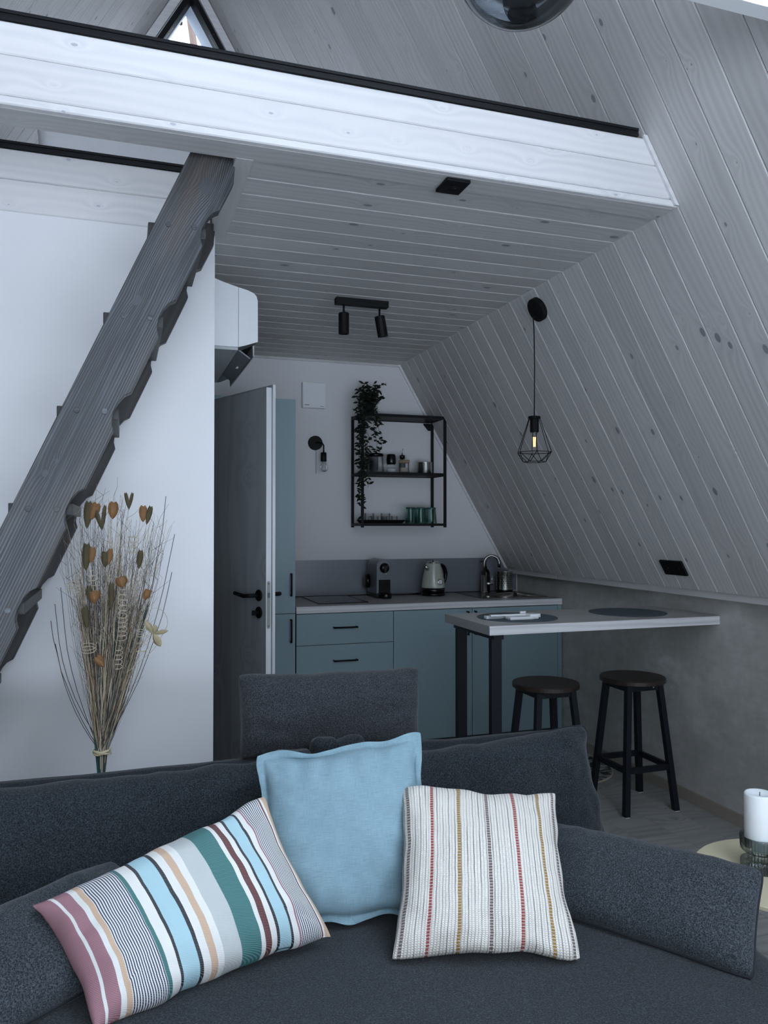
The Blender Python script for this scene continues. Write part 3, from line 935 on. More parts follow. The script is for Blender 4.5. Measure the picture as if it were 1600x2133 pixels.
o = obj('splashback', prm([(0.938, 0.9065), (2.66, 0.9065), (2.66, 1.02), (slope_x(1.07) - 0.02, 1.07), (slope_x(1.138) - 0.022, 1.138), (0.938, 1.138)], 'Y', YB - 0.008, YB - 0.0006), M['splash'])
tag(o, 'smooth slate-grey splashback panel behind the worktop', 'splashback')
# sink
sk = thing('kitchen_sink', 'square steel inset sink at the right end of the worktop', 'sink', (2.385, 4.76, 0.80))
rim = bmesh.new()
BX0, BX1, BY0, BY1 = SX0 + 0.17, SX1 - 0.035, SY0 + 0.035, SY1 - 0.12
def ringrect(bm, o_, i_, z0, z1):
    vo = [bm.verts.new((x, y, z)) for z in (z0, z1) for x, y in ((o_[0], o_[2]), (o_[1], o_[2]), (o_[1], o_[3]), (o_[0], o_[3]))]
    vi = [bm.verts.new((x, y, z)) for z in (z0, z1) for x, y in ((i_[0], i_[2]), (i_[1], i_[2]), (i_[1], i_[3]), (i_[0], i_[3]))]
    for i in range(4):
        j = (i + 1) % 4
        bm.faces.new((vo[i], vo[j], vi[j], vi[i])); bm.faces.new((vo[4 + i], vo[4 + j], vi[4 + j], vi[4 + i]))
        bm.faces.new((vo[i], vo[j], vo[4 + j], vo[4 + i])); bm.faces.new((vi[i], vi[j], vi[4 + j], vi[4 + i]))
ringrect(rim, (SX0, SX1 + 0.035, SY0, SY1), (BX0, BX1, BY0, BY1), 0.9003, 0.9035)
obj('rim', rim, M['steel_dark'], sk)
bowl = bmesh.new()
top_ = [(BX0, BY0), (BX1, BY0), (BX1, BY1), (BX0, BY1)]
def rr(x0, x1, y0, y1, r, n=5):
    out = []
    for cx, cy, a0 in ((x1 - r, y1 - r, 0), (x0 + r, y1 - r, 90), (x0 + r, y0 + r, 180), (x1 - r, y0 + r, 270)):
        for i in range(n + 1):
            a = math.radians(a0 + 90 * i / n)
            out.append((cx + r * math.cos(a), cy + r * math.sin(a)))
    return out
levels = []
for (ins, z, rad) in ((0, 0.902, 0.012), (0.004, 0.88, 0.05), (0.01, 0.79, 0.05), (0.03, 0.765, 0.05)):
    levels.append([bowl.verts.new((x, y, z)) for x, y in rr(BX0 + ins, BX1 - ins, BY0 + ins, BY1 - ins, rad)])
for a, b in zip(levels, levels[1:]):
    for i in range(len(a)):
        j = (i + 1) % len(a)
        bowl.faces.new((a[i], a[j], b[j], b[i]))
bowl.faces.new(levels[-1])
obj('bowl', bowl, M['steel_dark'], sk, smooth=True)
obj('drain', disc(0.03, 0.003, ((BX0 + BX1) / 2, (BY0 + BY1) / 2, 0.7655), 24), M['chrome'], sk)
obj('overflow_knob', disc(0.013, 0.012, (SX0 + 0.05, SY0 + 0.03, 0.9036), 16, bev=0.002), M['chrome'], sk)
# faucet
FX, FY = 2.362, 4.915
fa = thing('kitchen_tap', 'tall steel gooseneck tap with a side lever behind the sink', 'tap', (FX, FY, 0.9036))
obj('body', lt([(0, 0), (0.026, 0), (0.026, 0.006), (0.021, 0.010), (0.021, 0.115), (0.014, 0.120), (0, 0.120)], (FX, FY, 0.9037), 24), M['steel_dark'], fa, smooth=True)
R_ = 0.052
dirx = Vector((0.95, -0.31, 0)).normalized()
arc = [Vector((FX, FY, 1.02)), Vector((FX, FY, 1.10))]
for i in range(1, 15):
    a = PI * i / 14
    arc.append(Vector((FX, FY, 1.105)) + dirx * (R_ - R_ * math.cos(a)) + Vector((0, 0, R_ * math.sin(a))))
arc.append(arc[-1] + Vector((0, 0, -0.03)))
obj('spout', tb(arc, 0.0105, 12), M['steel_dark'], fa, smooth=True)
lv = bmesh.new()
tube(lv, [Vector((FX, FY, 0.965)), Vector((FX, FY, 0.965)) + dirx * 0.062], 0.011, 12)
tube(lv, [Vector((FX, FY, 0.965)) + dirx * 0.050, Vector((FX, FY, 1.02)) + dirx * 0.056], 0.004, 8)
obj('lever', lv, M['chrome'], fa, smooth=True)
# dark soap bottle behind the tap
sp_ = thing('soap_bottle', 'slim black pump soap bottle behind the tap', 'bottle', (2.395, 4.958, 0.9036))
obj('body', lt([(0, 0), (0.027, 0), (0.029, 0.004), (0.029, 0.135), (0.020, 0.155), (0.010, 0.16), (0.010, 0.175), (0, 0.175)], (2.398, 4.965, 0.9037), 20), M['black_gloss'], sp_, smooth=True)
pm = bmesh.new()
tube(pm, [(2.398, 4.965, 1.075), (2.398, 4.965, 1.115)], 0.004, 8)
tube(pm, [(2.405, 4.965, 1.117), (2.355, 4.955, 1.115)], 0.005, 8)
obj('pump', pm, M['black_gloss'], sp_, smooth=True)
# cutlery pot
CX, CY = 2.522, 4.925
cp = thing('cutlery_pot', 'perforated steel cutlery pot beside the tap', 'pot', (CX, CY, 0.9036))
obj('base', lt([(0, 0), (0.054, 0), (0.058, 0.005), (0.058, 0.016), (0.050, 0.018), (0, 0.018)], (CX, CY, 0.9037), 28), M['black_gloss'], cp, smooth=True)
obj('cylinder', lt([(0.0555, 0.016), (0.0555, 0.140), (0.057, 0.143), (0.053, 0.143), (0.053, 0.018)], (CX, CY, 0.9037), 36), M['chrome'], cp, smooth=True)
hb = bmesh.new()
for i in range(22):
    for k in range(7):
        a = 2 * PI * (i + 0.5 * (k % 2)) / 22
        p = Vector((CX + math.cos(a) * 0.0552, CY + math.sin(a) * 0.0552, 0.9037 + 0.035 + k * 0.013))
        lathe(hb, [(0.0, 0.0012), (0.0032, 0.0012), (0.0032, 0.0)], p, 6, (math.cos(a), math.sin(a), 0))
hb_ = obj('drain_holes', hb, M['black_gloss'], cp)
hb_['kind'] = 'stuff'
# hob
hb = thing('induction_hob', 'flat two-zone glass hob with black edging at the left of the worktop', 'hob', (1.25, 4.78, 0.9003))
hm = bmesh.new()
ringrect(hm, (1.098, 1.408, 4.525, 5.000), (1.104, 1.402, 4.531, 4.994), 0.9003, 0.9052)
obj('edge_frame', hm, M['black_gloss'], hb)
obj('glass_top', bx(1.1045, 1.4015, 4.5315, 4.9935, 0.9004, 0.9042), M['hob'], hb)
for cy in (4.65, 4.87):
    zr = bmesh.new()
    lathe(zr, [(0.085, 0.0), (0.085, 0.0003), (0.083, 0.0003), (0.083, 0.0)], (1.253, cy, 0.9043), 40)
    obj('zone_ring', zr, M['grey_metal'], hb)
o = obj('socket_strip', bx(1.70, 1.87, 4.935, 4.985, 0.9003, 0.9075, bev=0.0015), M['black_gloss'])
tag(o, 'flat black flush socket strip on the worktop behind coffee machine and kettle', 'socket')

# coffee machine
cm = thing('coffee_machine', 'titanium grey capsule coffee machine with rounded top on the worktop', 'coffee machine', (1.583, 4.86, 0.9003))
x0, x1, zb, zt_ = 1.536, 1.636, 0.9003, 1.150
rd = 0.046
prof = [(x0, zb + 0.03), (x1, zb + 0.03)]
for i in range(0, 11):
    a = PI * i / 10
    prof.append(((x0 + x1) / 2 + 0.05 * math.cos(a), zt_ - 0.05 + 0.05 * math.sin(a)))
bm = prm(prof, 'Y', 4.765, 4.975)
bmesh.ops.bevel(bm, geom=[e for e in bm.edges if abs(e.verts[0].co.y - e.verts[1].co.y) < 1e-6], offset=0.004, segments=2, affect='EDGES')
obj('body', bm, M['grey_metal'], cm)
obj('base', bx(x0 - 0.001, x1 + 0.001, 4.763, 4.976, zb, zb + 0.032, bev=0.003), M['black_gloss'], cm)
obj('drip_tray', lt([(0, 0), (0.036, 0), (0.038, 0.004), (0.038, 0.028), (0.035, 0.032), (0, 0.032)], (1.592, 4.750, zb), 28), M['black_gloss'], cm, smooth=True)
obj('cup_recess', bx(1.549, 1.627, 4.759, 4.766, zb + 0.033, zb + 0.118, bev=0.003), M['black'], cm)
obj('brew_head', lt([(0, 0), (0.030, 0), (0.033, 0.004), (0.030, 0.012), (0.018, 0.020), (0, 0.023)], (1.588, 4.766, 1.093), 28, (0, -1, 0)), M['black_gloss'], cm, smooth=True)
obj('lever', prm([(1.575, 1.108), (1.601, 1.108), (1.594, 1.07), (1.588, 1.058), (1.582, 1.07)], 'Y', 4.738, 4.748), M['black_gloss'], cm)
obj('lever_tip', bx(1.584, 1.592, 4.736, 4.749, 1.055, 1.060, bev=0.001), M['chrome'], cm)
wtk = bmesh.new()
lathe(wtk, [(0, 0), (0.045, 0), (0.045, 0.02), (0.04, 0.024), (0, 0.024)], (1.535, 4.94, zb + 0.10), 24, (-1, 0, 0))
obj('water_tank', wtk, M['black_gloss'], cm, smooth=True)

# kettle
KX_, KYy = 1.962, 4.86
kt = thing('electric_kettle', 'cream retro electric kettle with black handle and round gauge', 'kettle', (KX_, KYy, 0.9003))
obj('power_base', lt([(0, 0), (0.076, 0), (0.080, 0.004), (0.078, 0.016), (0.070, 0.020), (0, 0.020)], (KX_, KYy, 0.9004), 36), M['black_gloss'], kt, smooth=True)
obj('foot', lt([(0, 0.021), (0.072, 0.021), (0.076, 0.026), (0.0775, 0.052), (0, 0.052)], (KX_, KYy, 0.9004), 36), M['black_gloss'], kt, smooth=True)
obj('body', lt([(0.0772, 0.0525), (0.078, 0.056), (0.077, 0.075), (0.073, 0.105), (0.066, 0.14), (0.058, 0.175), (0.051, 0.202), (0.048, 0.212), (0.046, 0.214), (0, 0.214)], (KX_, KYy, 0.9004), 48), M['cream'], kt, smooth=True)
obj('lid', lt([(0, 0.2145), (0.043, 0.2145), (0.044, 0.219), (0.036, 0.224), (0.010, 0.226), (0.008, 0.232), (0, 0.234)], (KX_, KYy, 0.9004), 36), M['chrome'], kt, smooth=True)
sd = Vector((-0.88, -0.47, 0))
spm = bmesh.new()
b0 = Vector((KX_, KYy, 1.072)) + sd * 0.045
tube(spm, [b0, b0 + sd * 0.022 + Vector((0, 0, 0.014)), b0 + sd * 0.038 + Vector((0, 0, 0.026))], [0.017, 0.013, 0.009], 14)
obj('spout', spm, M['chrome'], kt, smooth=True)
hd = Vector((0.93, 0.36, 0))
hp = [Vector((KX_, KYy, 1.093)) + hd * 0.046, Vector((KX_, KYy, 1.102)) + hd * 0.075, Vector((KX_, KYy, 1.085)) + hd * 0.102, Vector((KX_, KYy, 1.040)) + hd * 0.118,
      Vector((KX_, KYy, 0.995)) + hd * 0.108, Vector((KX_, KYy, 0.960)) + hd * 0.088, Vector((KX_, KYy, 0.945)) + hd * 0.074]
sm = []
for i in range(len(hp) - 1):
    for t in range(4):
        sm.append(hp[i].lerp(hp[i + 1], t / 4))
sm.append(hp[-1])
for _ in range(3):
    sm = [sm[0]] + [(sm[i - 1] + sm[i] * 2 + sm[i + 1]) / 4 for i in range(1, len(sm) - 1)] + [sm[-1]]
nn = len(sm)
obj('handle', tb(sm, [0.008 + 0.006 * math.sin(PI * min(1, i / (nn * 0.8))) for i in range(nn)], 12), M['black_gloss'], kt, smooth=True)
gd = Vector((0.10, -1, 0)).normalized()
gp = Vector((KX_ + 0.018, KYy - 0.0705, 0.9004 + 0.092))
gd = Vector((0.20, -0.97, 0.17)).normalized()
ga = obj('gauge', lt([(0, 0), (0.0185, 0), (0.0195, 0.003), (0.0195, 0.007), (0.016, 0.009), (0.016, 0.0065), (0, 0.0065)], gp, 32, gd), M['steel_dark'], kt, smooth=False)
obj('dial_face', lt([(0, 0.0066), (0.0155, 0.0066), (0.0155, 0.0071), (0, 0.0071)], gp, 28, gd), M['white_bright'], ga)
ga_a, ga_b = frame_of(gd)
dm = bmesh.new()
tube(dm, [gp + gd * 0.0078, gp + gd * 0.0078 + ga_a * 0.009 + ga_b * 0.002], 0.0006, 4)
for i in range(10):
    a = math.radians(-30 + 24 * i)
    r_ = ga_a * math.cos(a) + ga_b * math.sin(a)
    tube(dm, [gp + gd * 0.0074 + r_ * 0.0115, gp + gd * 0.0074 + r_ * 0.0138], 0.0004, 4)
obj('dial_marks', dm, M['black'], ga)
obj('power_cord', tb([(KX_ - 0.075, KYy + 0.03, 0.906), (KX_ - 0.10, KYy + 0.06, 0.905), (KX_ - 0.11, KYy + 0.10, 0.9045), (KX_ - 0.09, KYy + 0.135, 0.9045)], 0.0035, 8), M['black_gloss'], kt, smooth=True)

# ------------------------------------------------------------------ interior door
dh = Vector((0.325, 4.185, 0))
dl = Vector((0.606, 3.487, 0))
du = (dl - dh).normalized()
dn = Vector((0, 0, 1)).cross(du)              # perpendicular
if dn.x < 0: dn = -dn                         # thickness runs to +X
DW = (dl - dh).length
dr = thing('door_1', 'open grey wood-effect interior door with a pale edge beside the tall cabinet', 'door', (dh.x, dh.y, 0.0), kind='structure')
def obox(o_, u0, u1, n0, n1, z0, z1, bev=0.0):
    bm = bmesh.new()
    box(bm, u0, u1, n0, n1, z0, z1, bev=bev)
    for v in bm.verts:
        v.co = o_ + du * v.co.x + dn * v.co.y + Vector((0, 0, v.co.z))
    return bm
def rot_obj(name, bm, mat, parent, **k):
    return obj(name, bm, mat, parent, **k)
lf_ = rot_obj('door_leaf', obox(dh, 0.02, DW - 0.001, 0.0, 0.026, 0.012, 1.985), M['door'], dr)
rot_obj('door_leaf_rebate', obox(dh, 0.035, DW + 0.011, 0.0262, 0.040, 0.012, 1.998), M['door'], dr)
ed = rot_obj('edge_band', obox(dh, DW - 0.001, DW + 0.0005, 0.0, 0.026, 0.012, 1.985), M['door_edge'], dr)
rot_obj('edge_band', obox(dh, DW + 0.011, DW + 0.0125, 0.0262, 0.040, 0.012, 1.998), M['door_edge'], dr)
lp = bmesh.new()
for a_, b_ in ((0.915, 1.110),):
    pts = []
    for i in range(13):
        a = PI * i / 12
        pts.append((0.0125 + 0.0085 * math.cos(a), b_ + 0.0085 * math.sin(a)))
    for i in range(13):
        a = PI + PI * i / 12
        pts.append((0.0125 + 0.0085 * math.cos(a), a_ + 0.0085 * math.sin(a)))
    prism(lp, pts, 'X', DW + 0.0006, DW + 0.0022)
for v in lp.verts:
    v.co = dh + du * v.co.x + dn * v.co.y + Vector((0, 0, v.co.z))
lpo = rot_obj('lock_plate', lp, M['lock_plate'], dr)
rot_obj('latch', obox(dh, DW + 0.0022, DW + 0.006, 0.007, 0.018, 1.044, 1.066), M['grey_metal'], lpo)
rot_obj('deadbolt', obox(dh, DW + 0.0022, DW + 0.003, 0.007, 0.018, 0.965, 0.99), M['lock_plate'], lpo)
for zz in (0.918, 1.107):
    c = dh + du * (DW + 0.0022) + dn * 0.0125 + Vector((0, 0, zz))
    rot_obj('screw', disc(0.004, 0.001, c, 12, du), M['chrome'], lpo)
hz_ = 1.052
for side in (-1, 1):
    nn_ = dn * side
    base = dh + du * (DW - 0.055) + (dn * 0.0 if side < 0 else dn * 0.040) + Vector((0, 0, hz_))
    hobj = rot_obj('door_handle', disc(0.026, 0.008, base, 28, nn_, 0.0015), M['black'], dr, smooth=False)
    back = -du
    ex_ = 0.0 if side < 0 else 0.024
    nn_ = nn_ * (1 + ex_ / 0.053)
    pth = [base + nn_ * 0.006, base + nn_ * 0.045, base + nn_ * 0.052 + back * 0.012, base + nn_ * 0.053 + back * 0.05 + Vector((0, 0, -0.004)), base + nn_ * 0.05 + back * 0.135 + Vector((0, 0, 0.004))]
    rot_obj('lever', tb(pth, [0.009, 0.009, 0.0095, 0.0095, 0.0085], 12), M['black'], hobj, smooth=True)
base = dh + du * (DW - 0.055) + Vector((0, 0, hz_ - 0.077))
kz = rot_obj('thumb_turn', disc(0.026, 0.008, base, 28, -dn, 0.0015), M['black'], dr)
tt = bmesh.new()
tube(tt, [base - dn * 0.008, base - dn * 0.022], 0.006, 12)
box(tt, -0.004, 0.004, 0, 0.02, -0.011, 0.011)
for v in list(tt.verts)[-8:]:
    c = v.co.copy()
    v.co = base - dn * (0.018 + c.y) + du * c.x + Vector((0, 0, c.z))
rot_obj('turn_knob', tt, M['black'], kz)

# ------------------------------------------------------------------ air conditioner
ac = thing('air_conditioner', 'white wall air conditioner with its louvre open above the doorway', 'air conditioner', (0.321, 3.45, 2.09))
yA, yB_ = 3.20, 3.98
prof = [(0.3205, 2.092), (0.3205, 2.372), (0.38, 2.352), (0.441, 2.336), (0.478, 2.327), (0.503, 2.317), (0.515, 2.304), (0.5195, 2.285), (0.520, 2.119), (0.48, 2.104), (0.440, 2.092)]
def sect(pts): return [(a, b) for a, b in pts]
pa = [(0.3205, 2.092), (0.3205, 2.372), (0.38, 2.352), (0.4405, 2.336), (0.4405, 2.092)]
pb = [(0.4420, 2.092), (0.4420, 2.3355), (0.478, 2.327), (0.503, 2.317), (0.515, 2.304), (0.5195, 2.285), (0.520, 2.119), (0.48, 2.104)]
obj('rear_housing', prm(pa, 'Y', yA, yB_), M['white_plastic'], ac)
obj('front_cover', prm(pb, 'Y', yA, yB_), M['white_plastic'], ac)
obj('underside_panel', bx(0.322, 0.4395, yA + 0.006, yB_ - 0.006, 2.080, 2.0915), M['ac_under'], ac)
obj('air_outlet', prm([(0.442, 2.0905), (0.515, 2.115), (0.512, 2.108), (0.46, 2.084), (0.442, 2.080)], 'Y', yA + 0.006, yB_ - 0.006), M['black_gloss'], ac)
obj('outlet_fin', prm([(0.502, 2.108), (0.508, 2.108), (0.508, 2.060), (0.504, 2.060)], 'Y', yA + 0.02, yB_ - 0.02), M['ac_under'], ac)
obj('outlet_side', prm([(0.5185, 2.117), (0.505, 2.108), (0.462, 2.052), (0.472, 2.052)], 'Y', yA + 0.24, yA + 0.25), M['ac_under'], ac)
obj('louvre', prm([(0.437, 2.084), (0.440, 2.088), (0.492, 2.051), (0.490, 2.047)], 'Y', yA + 0.01, yA + 0.56), M['grey_metal'], ac)

# ------------------------------------------------------------------ items on the back wall
o = thing('ventilation_cover', 'square white ventilation cover with a tiny green light on the back wall', 'vent', (1.178, YB, 2.129))
bm = bx(1.100, 1.257, YB - 0.045, YB - 0.0008, 2.130, 2.297, bev=0.006)
obj('cover_plate', bm, M['white_plastic'], o)
obj('base_plate', bx(1.106, 1.251, YB - 0.047, YB - 0.0452, 2.136, 2.291, bev=0.0008), M['white_plastic'], o)
obj('slot', bx(1.112, 1.145, YB - 0.0485, YB - 0.047, 2.146, 2.150), M['grey_metal'], o)
obj('slot', bx(1.215, 1.240, YB - 0.0485, YB - 0.047, 2.140, 2.143), M['grey_metal'], o)
obj('status_light', bx(1.138, 1.146, YB - 0.035, YB - 0.028, 2.2968, 2.2995), M['led'], o)
sc_ = thing('wall_sconce', 'black disc wall lamp with a bare bulb and pull cord', 'wall lamp', (1.192, YB, 1.905))
obj('wall_disc', disc(0.047, 0.022, (1.192, YB - 0.0008, 1.905), 36, (0, -1, 0), 0.002), M['black'], sc_)
pt = [Vector((1.192, YB - 0.022, 1.905)), Vector((1.20, YB - 0.055, 1.905)), Vector((1.222, YB - 0.075, 1.900)), Vector((1.232, YB - 0.078, 1.885)), Vector((1.232, YB - 0.078, 1.838))]
obj('arm', tb(pt, 0.0048, 10), M['black'], sc_, smooth=True)
obj('lamp_holder', lt([(0, 0.0), (0.017, 0), (0.0185, 0.002), (0.0185, 0.054), (0.016, 0.058), (0, 0.058)], (1.232, YB - 0.078, 1.780), 24), M['black'], sc_, smooth=True)
obj('light_bulb', lt([(0, -0.068), (0.012, -0.066), (0.022, -0.058), (0.0275, -0.045), (0.0275, -0.034), (0.022, -0.020), (0.0145, -0.008), (0.013, 0.0), (0, 0.0)], (1.232, YB - 0.078, 1.779), 28), M['bulb'], sc_, smooth=True)
obj('pull_cord', tb([(1.196, YB - 0.012, 1.857), (1.197, YB - 0.012, 1.80), (1.196, YB - 0.012, 1.705)], 0.0011, 5), M['steel_dark'], sc_)

# ------------------------------------------------------------------ wall shelf
SHX0, SHX1, SHY0, SHY1 = 1.437, 2.022, 4.772, 5.012
sh = thing('wall_shelf', 'black steel frame wall shelf with three levels above the worktop', 'shelf', (1.73, 4.9, 1.352))
PT = 0.0165
for xx in (SHX0, SHX1 - PT):
    for yy in (SHY0, SHY1 - PT):
        obj('post', bx(xx, xx + PT, yy, yy + PT, 1.352, 2.088, bev=0.001), M['black'], sh)
for nm, z in (('lower', 1.362), ('middle', 1.690), ('upper', 2.066)):
    g_ = 0.0005
    for yy in (SHY0, SHY1 - PT):
        obj('rail', bx(SHX0 + PT + g_, SHX1 - PT - g_, yy, yy + PT, z, z + 0.0165), M['black'], sh)
    for xx in (SHX0, SHX1 - PT):
        obj('rail', bx(xx, xx + PT, SHY0 + PT + g_, SHY1 - PT - g_, z, z + 0.0165), M['black'], sh)
    if nm != 'lower':
        obj('shelf_panel', bx(SHX0 + PT + 0.001, SHX1 - PT - 0.001, SHY0 + PT + 0.001, SHY1 - PT - 0.001, z + 0.004, z + 0.020), M['black'], sh)
    else:
        obj('shelf_panel', bx(SHX0 + PT + 0.001, SHX1 - PT - 0.001, SHY0 + PT + 0.001, SHY1 - PT - 0.001, z + 0.010, z + 0.0165), M['black'], sh)
br = prm([(SHX1 - PT - 0.001, 2.062), (SHX1 - PT - 0.056, 2.062), (SHX1 - PT - 0.056, 2.055), (SHX1 - PT - 0.02, 2.014), (SHX1 - PT - 0.001, 2.014)], 'Y', SHY1 - 0.012, SHY1 - 0.004)
obj('corner_bracket', br, M['black'], sh)
zM, zL = 1.7102, 1.3787

def vessel(name, c, r0, r1, h, mat, parent, t=0.0022, seg=28, smooth=True):
    return obj(name, lt([(0, 0), (r0 * 0.96, 0), (r0, 0.003), (r1, h), (r1 - t, h), (r0 - t, 0.006), (0, 0.006)], c, seg), mat, parent, smooth=smooth)
# glass teapot
tp = thing('glass_teapot', 'clear glass teapot with black lid on the middle shelf', 'teapot', (1.562, 4.89, zM))
vessel('jug', (1.565, 4.89, zM), 0.060, 0.054, 0.108, M['clear'], tp)
vessel('infuser', (1.555, 4.89, zM + 0.012), 0.030, 0.032, 0.09, M['clear'], tp)
obj('lid', lt([(0, 0), (0.054, 0), (0.056, 0.003), (0.054, 0.016), (0.02, 0.018), (0, 0.018)], (1.565, 4.89, zM + 0.1085), 28), M['black_gloss'], tp, smooth=True)
hpts = [Vector((1.508, 4.885, zM + 0.10)), Vector((1.488, 4.88, zM + 0.095)), Vector((1.482, 4.88, zM + 0.065)), Vector((1.488, 4.88, zM + 0.035)), Vector((1.507, 4.885, zM + 0.024))]
obj('handle', tb(hpts, 0.0045, 10), M['smoke'], tp, smooth=True)
# salt jar upside-down grinder
sj = thing('salt_grinder', 'salt grinder with chunky black top on the middle shelf', 'grinder', (1.676, 4.89, zM))
obj('jar', lt([(0, 0), (0.029, 0), (0.031, 0.003), (0.031, 0.045), (0.027, 0.056), (0, 0.056)], (1.676, 4.89, zM), 24), M['clear'], sj, smooth=True)
obj('salt', lt([(0, 0.003), (0.028, 0.003), (0.028, 0.026), (0, 0.028)], (1.676, 4.89, zM), 20), M['salt'], sj, smooth=True)
obj('grinder_top', lt([(0, 0), (0.027, 0), (0.031, 0.008), (0.032, 0.03), (0.029, 0.062), (0.025, 0.067), (0, 0.067)], (1.676, 4.89, zM + 0.0565), 24), M['black_gloss'], sj, smooth=True)
gj = thing('spice_jar', 'straight glass jar with a wooden lid on the middle shelf', 'jar', (1.757, 4.868, zM))
vessel('jar', (1.757, 4.862, zM), 0.034, 0.034, 0.066, M['clear'], gj)
obj('contents', lt([(0, 0.006), (0.031, 0.006), (0.031, 0.034), (0, 0.036)], (1.757, 4.862, zM), 20), plain('pale_spice', (0.34, 0.31, 0.25), 0.9), gj)
obj('lid', lt([(0, 0), (0.036, 0), (0.037, 0.003), (0.036, 0.019), (0, 0.020)], (1.757, 4.862, zM + 0.0665), 28), M['paper'], gj, smooth=True)
ob = thing('oil_bottle', 'oil bottle with a steel pourer behind the wooden-lidded jar', 'bottle', (1.770, 4.94, zM))
obj('bottle', lt([(0, 0), (0.020, 0), (0.021, 0.003), (0.021, 0.07), (0.010, 0.09), (0.010, 0.10), (0, 0.10)], (1.772, 4.94, zM), 20), M['smoke'], ob, smooth=True)
obj('cap', lt([(0, 0), (0.018, 0), (0.018, 0.022), (0.014, 0.025), (0, 0.025)], (1.772, 4.94, zM + 0.1005), 20), M['black_gloss'], ob, smooth=True)
obj('pourer', tb([(1.772, 4.94, zM + 0.125), (1.772, 4.94, zM + 0.15), (1.775, 4.935, zM + 0.168)], [0.004, 0.003, 0.002], 8), M['chrome'], ob, smooth=True)
mc = thing('steel_mug', 'short polished steel mug at the right of the middle shelf', 'mug', (1.912, 4.885, zM))
obj('cup', lt([(0, 0), (0.048, 0), (0.049, 0.002), (0.049, 0.072), (0.051, 0.076), (0.047, 0.076), (0.046, 0.004), (0, 0.004)], (1.912, 4.885, zM), 40), M['chrome'], mc, smooth=True)
obj('handle', tb([(1.955, 4.91, zM + 0.065), (1.975, 4.925, zM + 0.06), (1.98, 4.928, zM + 0.035), (1.958, 4.912, zM + 0.014)], 0.003, 8), M['chrome'], mc, smooth=True)
# lower shelf: tray with glass cups, green tumblers
ty = thing('serving_tray', 'black flared serving tray on the bottom shelf', 'tray', (1.59, 4.865, zL))
tm = bmesh.new()
a = [(1.452 + 0.02, 1.742 - 0.02, 4.80, 4.93, 0.0), (1.452, 1.742, 4.785, 4.945, 0.022), (1.455, 1.739, 4.788, 4.942, 0.022), (1.475, 1.719, 4.803, 4.927, 0.004)]
lv_ = [[tm.verts.new((x, y, zL + 0.0005 + z)) for x, y in ((q[0], q[2]), (q[1], q[2]), (q[1], q[3]), (q[0], q[3]))] for q in [(p[0], p[1], p[2], p[3]) for p in a] for z in [dict(zip([(p[0], p[1], p[2], p[3]) for p in a], [p[4] for p in a]))[q]]]
tm.faces.new(lv_[0]); tm.faces.new(lv_[-1])
for A, B in zip(lv_, lv_[1:]):
    for i in range(4):
        j = (i + 1) % 4
        tm.faces.new((A[i], A[j], B[j], B[i]))
obj('tray_body', tm, M['black'], ty)
zT = zL + 0.0048
def cup(i, x, y, r, h, handle, label):
    c = thing('glass_cup', label, 'cup', (x, y, zT), group='clear glass cups on the black tray')
    vessel('bowl', (x, y, zT), r * 0.92, r, h, M['clear'], c, t=0.002, seg=24)
    if handle:
        hx = -1
        obj('handle', tb([(x - r * 0.98, y, zT + h * 0.92), (x - r - 0.013, y, zT + h * 0.88), (x - r - 0.015, y, zT + h * 0.5), (x - r - 0.010, y, zT + h * 0.18), (x - r * 0.92, y, zT + h * 0.14)], 0.003, 8), M['smoke'] if handle > 1 else M['clear'], c, smooth=True)
cup(0, 1.530, 4.905, 0.034, 0.062, 0, 'tall clear glass cup at the left rear of the tray')
cup(1, 1.545, 4.838, 0.026, 0.042, 2, 'small glass cup with a dark handle at the left front of the tray')
cup(2, 1.612, 4.842, 0.021, 0.042, 1, 'small glass cup in the middle front of the tray')
cup(3, 1.642, 4.905, 0.034, 0.062, 0, 'tall clear glass cup at the right rear of the tray')
cup(4, 1.682, 4.842, 0.021, 0.042, 1, 'small glass cup at the right front of the tray')
for i, (x, y, lb) in enumerate(((1.785, 4.815, 'green glass tumbler front left beside the tray'), (1.857, 4.815, 'green glass tumbler in the middle of the front row'), (1.930, 4.815, 'green glass tumbler at the right end of the front row'),
                                (1.822, 4.892, 'green glass tumbler in the back row, left'), (1.900, 4.892, 'green glass tumbler in the back row, right'))):
    gt = thing('green_tumbler', lb, 'glass', (x, y, zL), group='green tumblers on the bottom shelf')
    z0 = zL + 0.0003
    bm = bmesh.new()
    seg = 32
    rings = []
    for (r, h) in ((0.0, 0.0), (0.036, 0.0), (0.0365, 0.004), (0.029, 0.100), (0.0295, 0.104), (0.026, 0.104), (0.026, 0.10), (0.033, 0.007), (0.0, 0.007)):
        if r == 0:
            rings.append([bm.verts.new((x, y, z0 + h))])
        else:
            rings.append([bm.verts.new((x + math.cos(2 * PI * k / seg) * (r + (0.0009 if k % 2 else 0) * (0 < h < 0.10)), y + math.sin(2 * PI * k / seg) * (r + (0.0009 if k % 2 else 0) * (0 < h < 0.1)), z0 + h)) for k in range(seg)])
    for A, B in zip(rings, rings[1:]):
        for k in range(seg):
            k2 = (k + 1) % seg
            if len(A) == 1: bm.faces.new((A[0], B[k2], B[k]))
            elif len(B) == 1: bm.faces.new((A[k], A[k2], B[0]))
            else: bm.faces.new((A[k], A[k2], B[k2], B[k]))
    obj('tumbler_body', bm, M['green_glass'], gt)
    obj('rim_band', lt([(0.0298, 0.094), (0.0306, 0.0945), (0.0300, 0.1045), (0.0294, 0.1045)], (x, y, z0), 28), plain('dark_green_rim', (0.02, 0.08, 0.075), 0.2) if i == 0 else bpy.data.materials['dark_green_rim'], gt, smooth=True)

